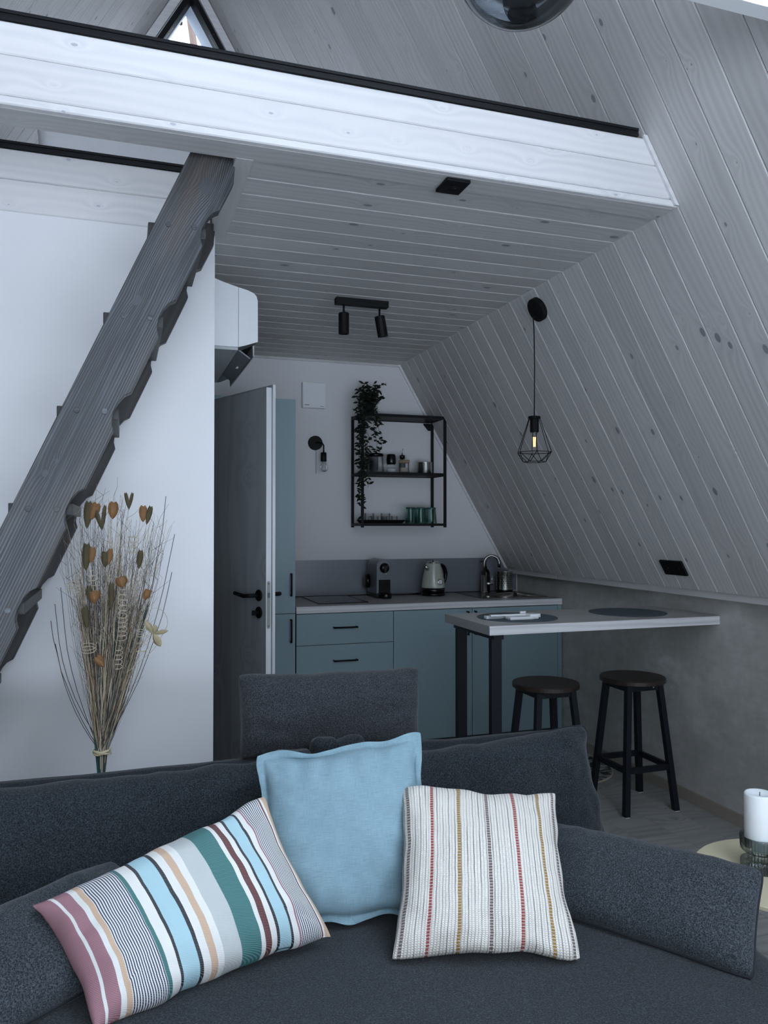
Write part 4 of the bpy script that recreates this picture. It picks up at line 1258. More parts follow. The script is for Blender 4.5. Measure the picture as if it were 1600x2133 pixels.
# trailing plant on the shelf
PX, PY_, PZ = 1.512, 4.862, 2.0868
plt_ = thing('trailing_plant', 'trailing leafy plant in a black pot on top of the wall shelf', 'plant', (PX, PY_, PZ))
obj('pot', lt([(0, 0), (0.033, 0), (0.040, 0.09), (0.036, 0.09), (0.031, 0.07), (0, 0.07)], (PX, PY_, PZ), 24), M['black'], plt_, smooth=True)
def leaf(bm, p, d, up, L, W):
    d = d.normalized()
    s = d.cross(up)
    if s.length < 1e-3:
        s = d.cross(Vector((1, 0, 0)))
    s.normalize()
    n_ = s.cross(d)
    prev = None
    prof = [(0, 0.02), (0.25, 0.8), (0.5, 1.0), (0.78, 0.6), (1.0, 0.02)]
    rows = []
    for t, w in prof:
        c = p + d * (L * t) - n_ * (L * 0.18 * t * t)
        rows.append((bm.verts.new(c - s * W * w / 2 + n_ * W * 0.15 * w), bm.verts.new(c), bm.verts.new(c + s * W * w / 2 + n_ * W * 0.15 * w)))
    for A, B in zip(rows, rows[1:]):
        bm.faces.new((A[0], A[1], B[1], B[0]))
        bm.faces.new((A[1], A[2], B[2], B[1]))
lm, vm_ = bmesh.new(), bmesh.new()
rg = random.Random(3)
vines = []
# hanging vines: (start dx,dy, over x, hang z)
for (hx, hy, zend, sway) in ((-0.070, -0.115, 1.66, 0.02), (-0.075, -0.05, 1.40, 0.03), (-0.085, -0.09, 1.52, 0.025), (-0.045, -0.115, 1.58, 0.02), (-0.10, -0.10, 1.76, 0.02),
                             (0.02, -0.115, 1.83, 0.03), (-0.02, -0.115, 1.80, 0.02), (0.0, -0.118, 1.86, 0.03), (-0.09, -0.118, 1.48, 0.02)):
    p = [Vector((PX, PY_, PZ + 0.08)), Vector((PX + hx * 0.5, PY_ + hy * 0.5, PZ + 0.125)), Vector((PX + hx, PY_ + hy, PZ + 0.06))]
    z = PZ + 0.0
    while z > zend:
        drift = 0.045 if hx > -0.03 else 0.0
        p.append(Vector((PX + hx + rg.uniform(-sway, sway) * 0.6 + drift * (PZ - z) / 0.3, PY_ + hy + rg.uniform(-1, 1) * 0.006 - 0.004, z)))
        z -= 0.04
    vines.append(p)
for (dx, dz, n_) in ((0.10, 0.16, 4), (0.055, 0.13, 3), (-0.05, 0.15, 3), (-0.10, 0.10, 4), (0.10, 0.04, 4), (-0.02, 0.14, 3), (0.03, 0.16, 3), (-0.11, 0.03, 4), (0.07, 0.09, 4)):
    p = [Vector((PX, PY_, PZ + 0.08))]
    for i in range(1, 6):
        t = i / 5
        p.append(Vector((PX + dx * t, PY_ + rg.uniform(-0.04, 0.04) * t - 0.03 * t, PZ + 0.08 + dz * math.sin(t * 1.5) * 0.75)))
    vines.append(p)
for p in vines:
    tube(vm_, p, 0.0011, 4)
    for i in range(1, len(p)):
        for q in (0.0, 0.5):
            c = p[i - 1].lerp(p[i], q)
            for s in (-1, 1):
                if rg.random() < 0.62:
                    d = Vector((s * rg.uniform(0.3, 1), rg.uniform(-0.7, 0.1), rg.uniform(-0.8, 0.55)))
                    leaf(lm, c, d, Vector((rg.uniform(-.3, .3), -1, rg.uniform(0, .8))), rg.uniform(0.026, 0.042), rg.uniform(0.012, 0.018))
for i in range(90):
    a = rg.uniform(0, 2 * PI)
    c = Vector((PX + math.cos(a) * 0.04, PY_ + math.sin(a) * 0.035, PZ + rg.uniform(0.0, 0.13)))
    leaf(lm, c, Vector((math.cos(a), math.sin(a), rg.uniform(-.6, .8))), Vector((0, 0, 1)), 0.032, 0.014)
o = obj('vines', vm_, M['leaf'], plt_)
o = obj('foliage', lm, M['leaf'], plt_)
o['kind'] = 'stuff'

# ------------------------------------------------------------------ lights on ceiling and slope
sl = thing('ceiling_spotlight', 'black twin spotlight bar on the kitchen ceiling', 'ceiling lamp', (1.09, 3.61, ZC))
obj('mounting_bar', bx(0.957, 1.219, 3.590, 3.632, ZC - 0.031, ZC - 0.0006, bev=0.001), M['black'], sl)
for (x, ax) in ((0.998, (0.0, 0.0, -1)), (1.178, (0.20, 0.05, -1))):
    a_ = Vector(ax).normalized()
    p = Vector((x, 3.611, ZC - 0.0315))
    s_ = obj('spot_head', lt([(0, 0), (0.023, 0), (0.0255, 0.003), (0.0255, 0.100), (0.022, 0.100), (0.021, 0.088), (0, 0.086)], p + Vector((0, 0, -0.040)), 28, a_), M['black'], sl, smooth=False)
    obj('swivel_joint', tb([p, p + Vector((0, 0, -0.038))], 0.005, 10), M['black'], s_, smooth=True)
    obj('lens', lt([(0, 0.0865), (0.0205, 0.0885), (0, 0.0892)], p + Vector((0, 0, -0.040)), 20, a_), M['smoke'], s_)
nrm_r = Vector((-S60, 0, -C60))
up_r = Vector((-C60, 0, S60))
pc = Vector((slope_x(2.375), 3.215, 2.375))
pe = thing('pendant_lamp', 'black wire cage pendant lamp hanging from the sloping plank wall', 'pendant lamp', pc)
WL[pe.name] = pc
obj('wall_rose', disc(0.056, 0.026, pc + nrm_r * 0.0006, 36, nrm_r, 0.002), M['black'], pe)
LXp, LYp = 1.802, 3.215
cstart = pc + nrm_r * 0.024 - up_r * 0.03
obj('cord', tb([cstart, Vector((LXp - 0.004, LYp, 2.33)), Vector((LXp, LYp, 2.27)), Vector((LXp + 0.002, LYp, 2.1)), Vector((LXp, LYp, 1.875))], 0.0028, 8), M['black'], pe, smooth=True)
obj('lamp_holder', lt([(0, 0.0), (0.018, 0), (0.0205, 0.003), (0.0205, 0.062), (0.028, 0.064), (0.029, 0.070), (0.027, 0.074), (0.006, 0.076), (0, 0.076)], (LXp, LYp, 1.797), 28), M['black'], pe, smooth=False)
obj('light_bulb', lt([(0, -0.095), (0.010, -0.094), (0.018, -0.085), (0.019, -0.07), (0.017, -0.03), (0.013, 0.0), (0, 0.0)], (LXp, LYp, 1.796), 24), M['clear'], pe, smooth=True)
fm = bmesh.new()
for k in range(4):
    a = PI / 4 + k * PI / 2
    tube(fm, [(LXp + 0.006 * math.cos(a), LYp + 0.006 * math.sin(a), 1.775), (LXp + 0.0045 * math.cos(a), LYp + 0.0045 * math.sin(a), 1.73)], 0.0009, 5)
obj('filament', fm, M['filament'], pe)
wc = bmesh.new()
zt0, zm0, zb0 = 1.858, 1.704, 1.660
n6 = 6
tp_ = [Vector((LXp + 0.028 * math.cos(2 * PI * (k + .15) / n6), LYp + 0.028 * math.sin(2 * PI * (k + .15) / n6), zt0)) for k in range(n6)]
mp_ = [Vector((LXp + 0.083 * math.cos(2 * PI * (k + .15) / n6), LYp + 0.083 * math.sin(2 * PI * (k + .15) / n6), zm0)) for k in range(n6)]
bp_ = [Vector((LXp + 0.052 * math.cos(2 * PI * (k + .65) / n6), LYp + 0.052 * math.sin(2 * PI * (k + .65) / n6), zb0)) for k in range(n6)]
for k in range(n6):
    k2 = (k + 1) % n6
    for a, b in ((tp_[k], mp_[k]), (mp_[k], mp_[k2]), (mp_[k], bp_[k]), (mp_[k2], bp_[k]), (bp_[k], bp_[k2]), (tp_[k], tp_[k2])):
        tube(wc, [a, b], 0.0017, 6)
obj('wire_cage', wc, M['black'], pe)
# smoked globe at the top of the picture
gc = Vector((0.719, 1.323, 2.469))
gl = thing('globe_pendant', 'large smoked glass globe lamp hanging at the top edge', 'pendant lamp', gc)
WL[gl.name] = gc
R_g = 0.134
obj('globe', lt([(0, -R_g)] + [(R_g * math.sin(PI * i / 32), -R_g * math.cos(PI * i / 32)) for i in range(1, 31)] + [(0.02, R_g)], gc, 48), M['globe'], gl, smooth=True)
obj('lamp_holder', lt([(0, 0), (0.022, 0), (0.024, 0.004), (0.024, 0.07), (0.035, 0.075), (0.035, 0.09), (0, 0.09)], gc + Vector((0, 0, R_g - 0.072)), 24), M['black'], gl)
obj('light_bulb', lt([(0, -0.09), (0.02, -0.085), (0.032, -0.06), (0.03, -0.04), (0.016, -0.012), (0.014, 0), (0, 0)], gc + Vector((0, 0, R_g - 0.0725)), 24), M['bulb'], gl, smooth=True)
obj('cord', tb([gc + Vector((0, 0, R_g + 0.018)), Vector((gc.x, gc.y, slope_x(0) * 0 + KZ + (KX - gc.x) * math.sqrt(3) - 0.01))], 0.003, 8), M['black'], gl)

# sockets
def plate_on(name, c, xd, yd, nd, w, h, t, label, n_s, cat):
    o = thing(name, label, cat, c)
    WL[o.name] = Vector(c)
    xd, yd, nd = Vector(xd), Vector(yd), Vector(nd)
    def place(bm):
        for v in bm.verts:
            v.co = Vector(c) + xd * v.co.x + yd * v.co.y + nd * v.co.z
        return bm
    obj('frame', place(bx(-w / 2, w / 2, -h / 2, h / 2, 0.0006, t, bev=0.0025)), M['black'], o)
    for i in range(n_s):
        cx = (i - (n_s - 1) / 2) * w / n_s
        bm = lt([(0.0185, t + 0.0002), (0.020, t + 0.0012), (0.0215, t + 0.0002)], (0, 0, 0), 28)
        for v in bm.verts: v.co.x += cx
        k_ = obj('socket_ring', place(bm), M['black_gloss'], o)
        for s in (-1, 1):
            bm = disc(0.0022, 0.0012, (cx + s * 0.007, 0, t + 0.0001), 10)
            obj('contact', place(bm), M['chrome'] if s > 0 else M['black_gloss'], k_)
    return o
cs = Vector((slope_x(1.165), 3.158, 1.165))
plate_on('power_socket', cs, (0, -1, 0), up_r, nrm_r, 0.160, 0.080, 0.011, 'black double power socket on the sloping plank wall above the bar table', 2, 'socket')
plate_on('power_socket', Vector((0.988, 2.277, 2.4495)), (1, 0, 0), (0, -1, 0), (0, 0, -1), 0.080, 0.096, 0.011, 'black single power socket under the front loft beam', 1, 'socket')

# ------------------------------------------------------------------ bar table, placemats, stools
bt = thing('bar_table', 'narrow pale oak-effect bar table with black steel legs fixed to the concrete wall', 'table', (2.07, 3.26, 0))
obj('tabletop', bx(1.476, 2.669, 3.0155, 3.500, 0.901, 0.940), M['top'], bt)
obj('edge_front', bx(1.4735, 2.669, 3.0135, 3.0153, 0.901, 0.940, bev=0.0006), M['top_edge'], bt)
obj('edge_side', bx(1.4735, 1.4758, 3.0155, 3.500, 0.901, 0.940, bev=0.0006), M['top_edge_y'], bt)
for yy in (3.065, 3.425):
    obj('leg', bx(1.508, 1.556, yy, yy + 0.030, 0.0, 0.876, bev=0.001), M['navy_steel'], bt)
obj('top_bar', bx(1.508, 1.556, 3.045, 3.475, 0.8765, 0.9005, bev=0.001), M['navy_steel'], bt)
obj('foot_bar', bx(1.508, 1.556, 3.096, 3.424, 0.0, 0.03, bev=0.001), M['navy_steel'], bt)
o = obj('placemat', disc(0.185, 0.003, (1.735, 3.262, 0.9402), 64, bev=0.0008), M['mat_blue'])
tag(o, 'round slate-blue placemat under the white gadget', 'placemat', 'slate-blue placemats on the bar table')
o = obj('placemat', disc(0.185, 0.003, (2.345, 3.275, 0.9402), 64, bev=0.0008), M['mat_blue'])
tag(o, 'bare round slate-blue placemat near the concrete wall', 'placemat', 'slate-blue placemats on the bar table')
gz = 0.9434
gg = thing('plastic_gadget', 'white plastic folding gadget lying on the left placemat', 'gadget', (1.70, 3.2, gz))
obj('body', bx(1.640, 1.760, 3.145, 3.200, gz + 0.0001, gz + 0.014, bev=0.005), M['white_bright'], gg)
obj('arm', bx(1.570, 1.765, 3.196, 3.216, gz + 0.0135, gz + 0.021, bev=0.002), M['white_bright'], gg)
obj('clip', bx(1.742, 1.785, 3.150, 3.205, gz + 0.002, gz + 0.024, bev=0.002), M['white_bright'], gg)
obj('hinge', bx(1.786, 1.806, 3.170, 3.200, gz + 0.006, gz + 0.022, bev=0.002), M['white_bright'], gg)
obj('tab', bx(1.728, 1.758, 3.218, 3.226, gz + 0.014, gz + 0.030, bev=0.001), M['white_bright'], gg)
obj('base_strip', bx(1.560, 1.745, 3.222, 3.250, gz + 0.0001, gz + 0.013, bev=0.002), M['white_bright'], gg)

def make_stool(cx, cy, label, rot):
    s = thing('bar_stool', label, 'stool', (cx, cy, 0), group='round black-legged bar stools')
    WL[s.name] = Vector((cx, cy, 0))
    seat = lt([(0, 0), (0.150, 0), (0.157, 0.005), (0.157, 0.021), (0.153, 0.026), (0, 0.026)], (cx, cy, 0.601), 56)
    obj('seat', seat, M['walnut'], s)
    H0, H1 = 0.0, 0.5995
    def leg_at(sx, sy, z):
        k = 0.140 - (0.140 - 0.088) * z / 0.60
        return Vector((cx + sx * k, cy + sy * k, z))
    w = 0.0135
    for sx in (-1, 1):
        for sy in (-1, 1):
            bm = bmesh.new()
            A = [bm.verts.new(leg_at(sx, sy, 0.003) + Vector((a * w, b * w, 0))) for a, b in ((-1, -1), (1, -1), (1, 1), (-1, 1))]
            B = [bm.verts.new(leg_at(sx, sy, H1) + Vector((a * w, b * w, 0))) for a, b in ((-1, -1), (1, -1), (1, 1), (-1, 1))]
            bm.faces.new(A[::-1]); bm.faces.new(B)
            for i in range(4):
                bm.faces.new((A[i], A[(i + 1) % 4], B[(i + 1) % 4], B[i]))
            lg = obj('leg', bm, M['navy_steel'], s)
            p = leg_at(sx, sy, 0)
            obj('foot_pad', bx(p.x - 0.012, p.x + 0.012, p.y - 0.012, p.y + 0.012, 0, 0.0029), M['white_plastic'], lg)
    zz = 0.207
    k = leg_at(1, 1, zz).x - cx
    for sy in (-1, 1):
        obj('stretcher', bx(cx - k + w, cx + k - w, cy + sy * k - 0.009, cy + sy * k + 0.009, zz - 0.013, zz + 0.013), M['navy_steel'], s)
    for sx in (-1, 1):
        obj('stretcher', bx(cx + sx * k - 0.009, cx + sx * k + 0.009, cy - k + w, cy + k - w, zz - 0.013, zz + 0.013), M['navy_steel'], s)
    k = leg_at(1, 1, 0.59).x - cx
    for sy in (-1, 1):
        obj('seat_rail', bx(cx - k + w, cx + k - w, cy + sy * k - 0.009, cy + sy * k + 0.009, 0.572, 0.5995), M['navy_steel'], s)
    for sx in (-1, 1):
        obj('seat_rail', bx(cx + sx * k - 0.009, cx + sx * k + 0.009, cy - k + w, cy + k - w, 0.572, 0.5995), M['navy_steel'], s)
    return s
make_stool(1.900, 3.290, 'bar stool with round dark wood seat in front of the grey-blue cabinets', 0)
s2 = make_stool(2.382, 3.288, 'bar stool with round dark wood seat in front of the concrete wall', 0)
obj('white_tag', prm([(2.415, 0.594), (2.430, 0.594), (2.4225, 0.586)], 'Y', 3.290 - 0.1105, 3.290 - 0.1095), M['white_bright'], s2)

# doormat
mm_ = bmesh.new()
mc_ = Vector((2.33, 3.93, 0))
prof = [(0, 0.0002), (1.0, 0.0002), (1.0, 0.008), (0.97, 0.010), (0, 0.010)]
lathe(mm_, prof, (0, 0, 0), 48)
for v in mm_.verts:
    v.co = Vector((mc_.x + v.co.x * 0.30, mc_.y + v.co.y * 0.33, v.co.z))
dm_ = obj('doormat', mm_, M['doormat'])
tag(dm_, 'small rounded grey and white patterned mat on the floor behind the stools', 'mat')
eb = bmesh.new()
tube(eb, [(mc_.x + 0.301 * math.cos(2 * PI * i / 40), mc_.y + 0.331 * math.sin(2 * PI * i / 40), 0.006) for i in range(41)], 0.0055, 6)
obj('bound_edge', eb, M['straw_pale'], dm_)

# ------------------------------------------------------------------ sofa
SFX0, SFX1 = -1.05, 1.362
so = thing('sofa', 'low charcoal fabric sofa seen from the front', 'sofa', (0.2, 1.6, 0))
obj('seat_cushion', sb(((SFX0 + SFX1) / 2, 1.52, 0.335), (SFX1 - SFX0, 1.12, 0.19), r=0.045, n=34, puff=0.012, nz=0.006, nf=4), M['sofa'], so)
obj('base', sb(((SFX0 + SFX1) / 2, 1.56, 0.145), (SFX1 - SFX0 - 0.04, 1.12, 0.19), r=0.03, n=10), M['sofa'], so)
obj('backrest', sb(((SFX0 + SFX1 - 0.02) / 2, 2.190, 0.395), (SFX1 - SFX0 - 0.02, 0.06, 0.655), r=0.025, n=30, nz=0.008, nf=4, seed=3), M['sofa'], so)
for xx in (SFX0 + 0.08, SFX1 - 0.08):
    for yy in (1.08, 2.12):
        obj('leg', lt([(0, 0), (0.018, 0), (0.022, 0.055), (0, 0.055)], (xx, yy, 0.0), 16), M['black'], so)

def pillow(name, BL, BR, TR, TL, T, mat, n=44, pinch=0.05, flange=0.0, q=0.5, wr=0.004, seed=0.0, ear=0.0, piping=None, sag=0.0, wf_=9.0, pp=2.4, edge_wave=0.0, corner=0.035):
    BL, BR, TR, TL = [Vector(p) for p in (BL, BR, TR, TL)]
    nrm = (BR - BL).cross(TL - BL).normalized()
    W_l = (BR - BL).length
    bm = bmesh.new()
    uvl = bm.loops.layers.uv.new('UVMap')
    grid = {}
    def P(u, v, side):
        a, b = 2 * u - 1, 2 * v - 1
        a2 = a * (1 - pinch * (1 - b * b) * abs(a) ** 1.5)
        b2 = b * (1 - pinch * (1 - a * a) * abs(b) ** 1.5 * (W_l / (TL - BL).length) ** 0.5)
        rc = 1 - corner * (abs(a) * abs(b)) ** 9
        a2 *= rc; b2 *= rc
        uu, vv = (a2 + 1) / 2, (b2 + 1) / 2
        base = BL * (1 - uu) * (1 - vv) + BR * uu * (1 - vv) + TR * uu * vv + TL * (1 - uu) * vv
        fa_, fb_ = min(1, abs(a) / (1 - flange)), min(1, abs(b) / (1 - flange))
        th = T / 2 * max(0.0, (1 - fa_ ** pp) * (1 - fb_ ** pp)) ** q
        edge = max(abs(a), abs(b))
        if flange and edge > 1 - flange:
            th = 0.0016
        p = base + nrm * (th * side)
        # wrinkles: strongest towards edges and corners
        S = Vector((u * 1.0 * W_l, v * (TL - BL).length, seed + side * 3))
        w = noise.noise(S * wf_) * wr * 1.5 + noise.noise(Vector((S.x * wf_ * 3.2, S.y * wf_ * 3.2, seed))) * wr * 0.6
        cr = max(0.0, edge - 0.45) / 0.55
        # puckers running in from the seams
        if abs(a) > abs(b):
            w += math.sin(S.y * 95 + seed + 3 * noise.noise(S * 6)) * wr * 0.55 * cr * (1 - cr) * 3
        else:
            w += math.sin(S.x * 95 + seed + 3 * noise.noise(S * 6)) * wr * 0.55 * cr * (1 - cr) * 3
        fade = 1.0 if edge < 0.999 else 0.0
        p += nrm * w * side * fade * (1.0 if not flange or edge < 1 - flange else 0.2)
        if edge_wave:
            e1 = max(0, (edge - 0.8) / 0.2)
            p += nrm * noise.noise(S * 14 + Vector((5, 5, 5))) * edge_wave * e1 * (1)
            p += (TL - BL).normalized() * noise.noise(Vector((S.x * 12, S.y * 12, seed + 9))) * edge_wave * 0.7 * e1
            p += (BR - BL).normalized() * noise.noise(Vector((S.x * 12, S.y * 12, seed + 29))) * edge_wave * 0.5 * e1
        p.z -= sag * (1 - abs(a)) * max(0, b) * W_l
        return p
    def tt(i):
        t = i / n
        return 0.5 - 0.5 * math.cos(PI * t) if not flange else (lambda s: 0.5 - 0.5 * math.cos(PI * s))(t)
    for side in (1, -1):
        for i in range(n + 1):
            for j in range(n + 1):
                bd = i in (0, n) or j in (0, n)
                if side == -1 and bd:
                    grid[(side, i, j)] = grid[(1, i, j)]
                    continue
                grid[(side, i, j)] = bm.verts.new(P(tt(i), tt(j), 0 if bd and False else side))
    for side in (1, -1):
        for i in range(n):
            for j in range(n):
                ids = [(i, j), (i + 1, j), (i + 1, j + 1), (i, j + 1)]
                if side < 0: ids = ids[::-1]
                f = bm.faces.new([grid[(side,) + k] for k in ids])
                f.smooth = True
                for lp_, k in zip(f.loops, ids):
                    lp_[uvl].uv = (tt(k[0]), tt(k[1]))
    border = [grid[(1, i, 0)].co.copy() for i in range(n)] + [grid[(1, n, j)].co.copy() for j in range(n)] + [grid[(1, i, n)].co.copy() for i in range(n, 0, -1)] + [grid[(1, 0, j)].co.copy() for j in range(n, 0, -1)]
    o = obj(name, bm, mat)
    if piping is not None:
        po = obj('piping', tb(border + [border[0]], 0.0035, 6, caps=False), piping, o, smooth=True)
    return o, border

# back cushions
o, _ = pillow('back_cushion', (0.46, 1.99, 0.415), (1.385, 2.03, 0.415), (1.340, 2.085, 0.765), (0.50, 2.07, 0.735), 0.15, M['sofa'], pinch=0.045, q=0.40, wr=0.009, seed=4, edge_wave=0.012, piping=M['piping'])
tag(o, 'right charcoal back cushion of the sofa behind the blue and cream pillows', 'cushion', 'sofa back cushions')
o, _ = pillow('back_cushion', (-0.72, 1.99, 0.415), (0.44, 1.99, 0.415), (0.43, 2.09, 0.748), (-0.72, 2.09, 0.748), 0.15, M['sofa'], pinch=0.03, q=0.40, wr=0.010, seed=11, edge_wave=0.014, piping=M['piping'])
tag(o, 'left charcoal back cushion of the sofa behind the striped pillow', 'cushion', 'sofa back cushions')
o, _ = pillow('headrest_cushion', (0.305, 2.18, 0.722), (0.835, 2.18, 0.728), (0.848, 2.21, 0.944), (0.303, 2.21, 0.952), 0.13, M['head'], pinch=0.035, q=0.34, wr=0.006, seed=21, pp=3.0, edge_wave=0.008)
tag(o, 'dark grey tweed headrest cushion standing on top of the sofa back', 'cushion')
# bunched cover fabric between back cushions
bmf = bmesh.new()
soft(bmf, (0.515, 2.06, 0.775), (0.075, 0.05, 0.055), r=0.022, n=8, nz=0.010, nf=14)
soft(bmf, (0.585, 2.05, 0.770), (0.085, 0.05, 0.05), r=0.022, n=8, nz=0.010, nf=14, seed=4)
soft(bmf, (0.43, 2.06, 0.758), (0.10, 0.05, 0.03), r=0.014, n=8, nz=0.006, nf=14, seed=7)
o = obj('bunched_cover', bmf, M['sofa'], so)

# loose pillows
o, _ = pillow('lumbar_cushion', (0.93, 1.70, 0.455), (1.232, 1.300, 0.435), (1.350, 1.392, 0.606), (1.075, 1.85, 0.580), 0.13, M['sofa_light'], pinch=0.03, q=0.45, wr=0.004, seed=31, piping=M['piping'])
tag(o, 'charcoal lumbar cushion lying at the right end of the seat', 'cushion', 'charcoal lumbar cushions')
o, _ = pillow('lumbar_cushion', (-0.28, 1.50, 0.455), (0.14, 1.80, 0.455), (-0.02, 1.93, 0.595), (-0.42, 1.68, 0.565), 0.13, M['sofa_light'], pinch=0.02, q=0.45, wr=0.004, seed=35, piping=M['piping'])
tag(o, 'charcoal lumbar cushion at the left edge behind the striped pillow', 'cushion', 'charcoal lumbar cushions')
o, _ = pillow('blue_pillow', (0.295, 1.775, 0.450), (0.69, 1.715, 0.450), (0.722, 1.850, 0.850), (0.312, 1.940, 0.812), 0.13, M['linen'], n=72, pinch=0.06, flange=0.085, q=0.5, wr=0.007, seed=41, edge_wave=0.020, wf_=7)
tag(o, 'square pale blue linen pillow with a flanged edge in the middle of the sofa', 'pillow')
o, bd = pillow('striped_pillow', (-0.045, 1.531, 0.447), (0.441, 1.681, 0.468), (0.312, 1.815, 0.745), (-0.172, 1.72, 0.612), 0.16, M['striped'], n=72, pinch=0.08, q=0.46, wr=0.0055, seed=51, edge_wave=0.012, corner=0.015)
tag(o, 'long multicoloured striped pillow tilted at the left of the sofa', 'pillow')
o, bd = pillow('ribbed_pillow', (0.535, 1.575, 0.450), (0.925, 1.450, 0.450), (1.030, 1.735, 0.702), (0.640, 1.800, 0.745), 0.15, M['ribbed'], n=72, pinch=0.095, q=0.46, wr=0.0055, seed=61, edge_wave=0.014)
tag(o, 'square cream ribbed pillow with red and ochre stitched stripes', 'pillow')

# ------------------------------------------------------------------ side table, candle
TX, TY, TZ, TR_ = 1.672, 1.640, 0.45, 0.235
stb = thing('side_table', 'round pale yellow side table at the right edge behind the sofa end', 'table', (TX, TY, 0))
obj('tabletop', lt([(0, 0), (TR_ - 0.004, 0), (TR_, 0.002), (TR_, 0.010), (TR_ - 0.002, 0.012), (0, 0.012)], (TX, TY, TZ - 0.012), 72), M['yellow'], stb)
obj('stem', lt([(0, 0), (0.014, 0), (0.014, 0.425), (0, 0.425)], (TX, TY, 0.012), 20), M['yellow'], stb, smooth=True)
obj('foot_plate', disc(0.14, 0.012, (TX, TY, 0.0), 48, bev=0.002), M['yellow'], stb)
CXc, CYc = 1.618, 1.684
ch = thing('candle_holder', 'ribbed smoked glass candle holder on the yellow side table', 'candle holder', (CXc, CYc, TZ))
def ribbed_lathe(prof, c, seg=72, amp=0.0016):
    bm = bmesh.new()
    rings = []
    for (r, h, rb) in prof:
        if r < 1e-6:
            rings.append([bm.verts.new((c[0], c[1], c[2] + h))])
        else:
            rings.append([bm.verts.new((c[0] + math.cos(2 * PI * k / seg) * (r + (amp if k % 2 else -amp) * rb), c[1] + math.sin(2 * PI * k / seg) * (r + (amp if k % 2 else -amp) * rb), c[2] + h)) for k in range(seg)])
    for A, B in zip(rings, rings[1:]):
        for k in range(seg):
            k2 = (k + 1) % seg
            if len(A) == 1: bm.faces.new((A[0], B[k2], B[k]))
            elif len(B) == 1: bm.faces.new((A[k], A[k2], B[0]))
            else: bm.faces.new((A[k], A[k2], B[k2], B[k]))
    return bm
obj('glass_foot', ribbed_lathe([(0, 0.0005, 0), (0.045, 0.0005, 0), (0.047, 0.003, 1), (0.047, 0.026, 1), (0.042, 0.030, 0), (0.018, 0.034, 0), (0.018, 0.042, 0)], (CXc, CYc, TZ)), M['smoke'], ch)
obj('glass_cup', ribbed_lathe([(0.018, 0.042, 0), (0.036, 0.046, 0), (0.047, 0.054, 1), (0.049, 0.086, 1), (0.050, 0.090, 0), (0.045, 0.090, 0), (0.043, 0.060, 0), (0, 0.056, 0)], (CXc, CYc, TZ)), M['smoke'], ch)
cd = thing('pillar_candle', 'thick white pillar candle in the smoked glass holder', 'candle', (CXc, CYc, TZ + 0.0565))
obj('wax', lt([(0, 0), (0.038, 0), (0.0385, 0.002), (0.0385, 0.142), (0.036, 0.147), (0.031, 0.147), (0.024, 0.141), (0, 0.139)], (CXc, CYc, TZ + 0.0565), 48), M['candle'], cd, smooth=True)
obj('wick', tb([(CXc, CYc, TZ + 0.195), (CXc + 0.001, CYc, TZ + 0.206)], 0.001, 6), M['wick'], cd)

# ------------------------------------------------------------------ dried bouquet behind the sofa
BXb, BYb = -0.060, 2.60
bq = thing('dried_bouquet', 'tall tied bouquet of dried grasses and seed pods against the white wall', 'bouquet', (BXb, BYb, 0))
WL[bq.name] = Vector((BXb, BYb, 0))
rb = random.Random(11)
TIEZ = 0.668
def stem_path(tx, ty, tz, wob=0.004, bow=0.0, fx=None, fy=None, n_=9):
    a = rb.uniform(0, 2 * PI); rr_ = math.sqrt(rb.random())
    cx, cy = BXb + math.cos(a) * 0.019 * rr_, BYb + math.sin(a) * 0.019 * rr_
    bx_, by_ = BXb - math.cos(a) * 0.05 * rr_, BYb - math.sin(a) * 0.05 * rr_
    pts = [Vector((bx_, by_, 0.01)), Vector(((bx_ + cx) / 2, (by_ + cy) / 2, 0.35)), Vector((cx, cy, TIEZ))]
    for i in range(1, n_):
        t = i / (n_ - 1)
        e = t ** 0.88
        p = Vector((cx, cy, TIEZ)).lerp(Vector((tx, ty, tz)), t)
        p.x = cx + (tx - cx) * e + math.sin(t * PI) * bow
        p.y = cy + (ty - cy) * e
        p += Vector((rb.uniform(-1, 1), rb.uniform(-1, 1), 0)) * wob * t
        pts.append(p)
    return pts
# thicker stems, one object each
ns = 0
for i in range(150):
    f = rb.uniform(-1, 1)
    f = math.copysign(abs(f) ** 0.8, f)
    tz = rb.uniform(0.95, 1.36) - 0.18 * abs(f)
    hfrac = (tz - TIEZ) / 0.75
    tx = BXb + 0.035 + f * 0.165 * hfrac ** 0.9 + 0.0 * hfrac
    ty = BYb + rb.uniform(-0.10, 0.09) * hfrac
    kind = rb.random()
    mt, r0 = (M['straw_pale'], 0.0015) if kind < 0.24 else (M['straw'], 0.0017) if kind < 0.56 else (M['stem_green'], 0.0030) if kind < 0.82 else (M['stem_dark'], 0.0013)
    if kind >= 0.56 and kind < 0.82:
        tz = min(tz, 1.12); 
    p = stem_path(tx, ty, tz, 0.003)
    obj('stem', tb(p, [r0 * 1.15] * 3 + [r0 * (1 - 0.5 * k / (len(p) - 4)) for k in range(len(p) - 3)], 5), mt, bq)
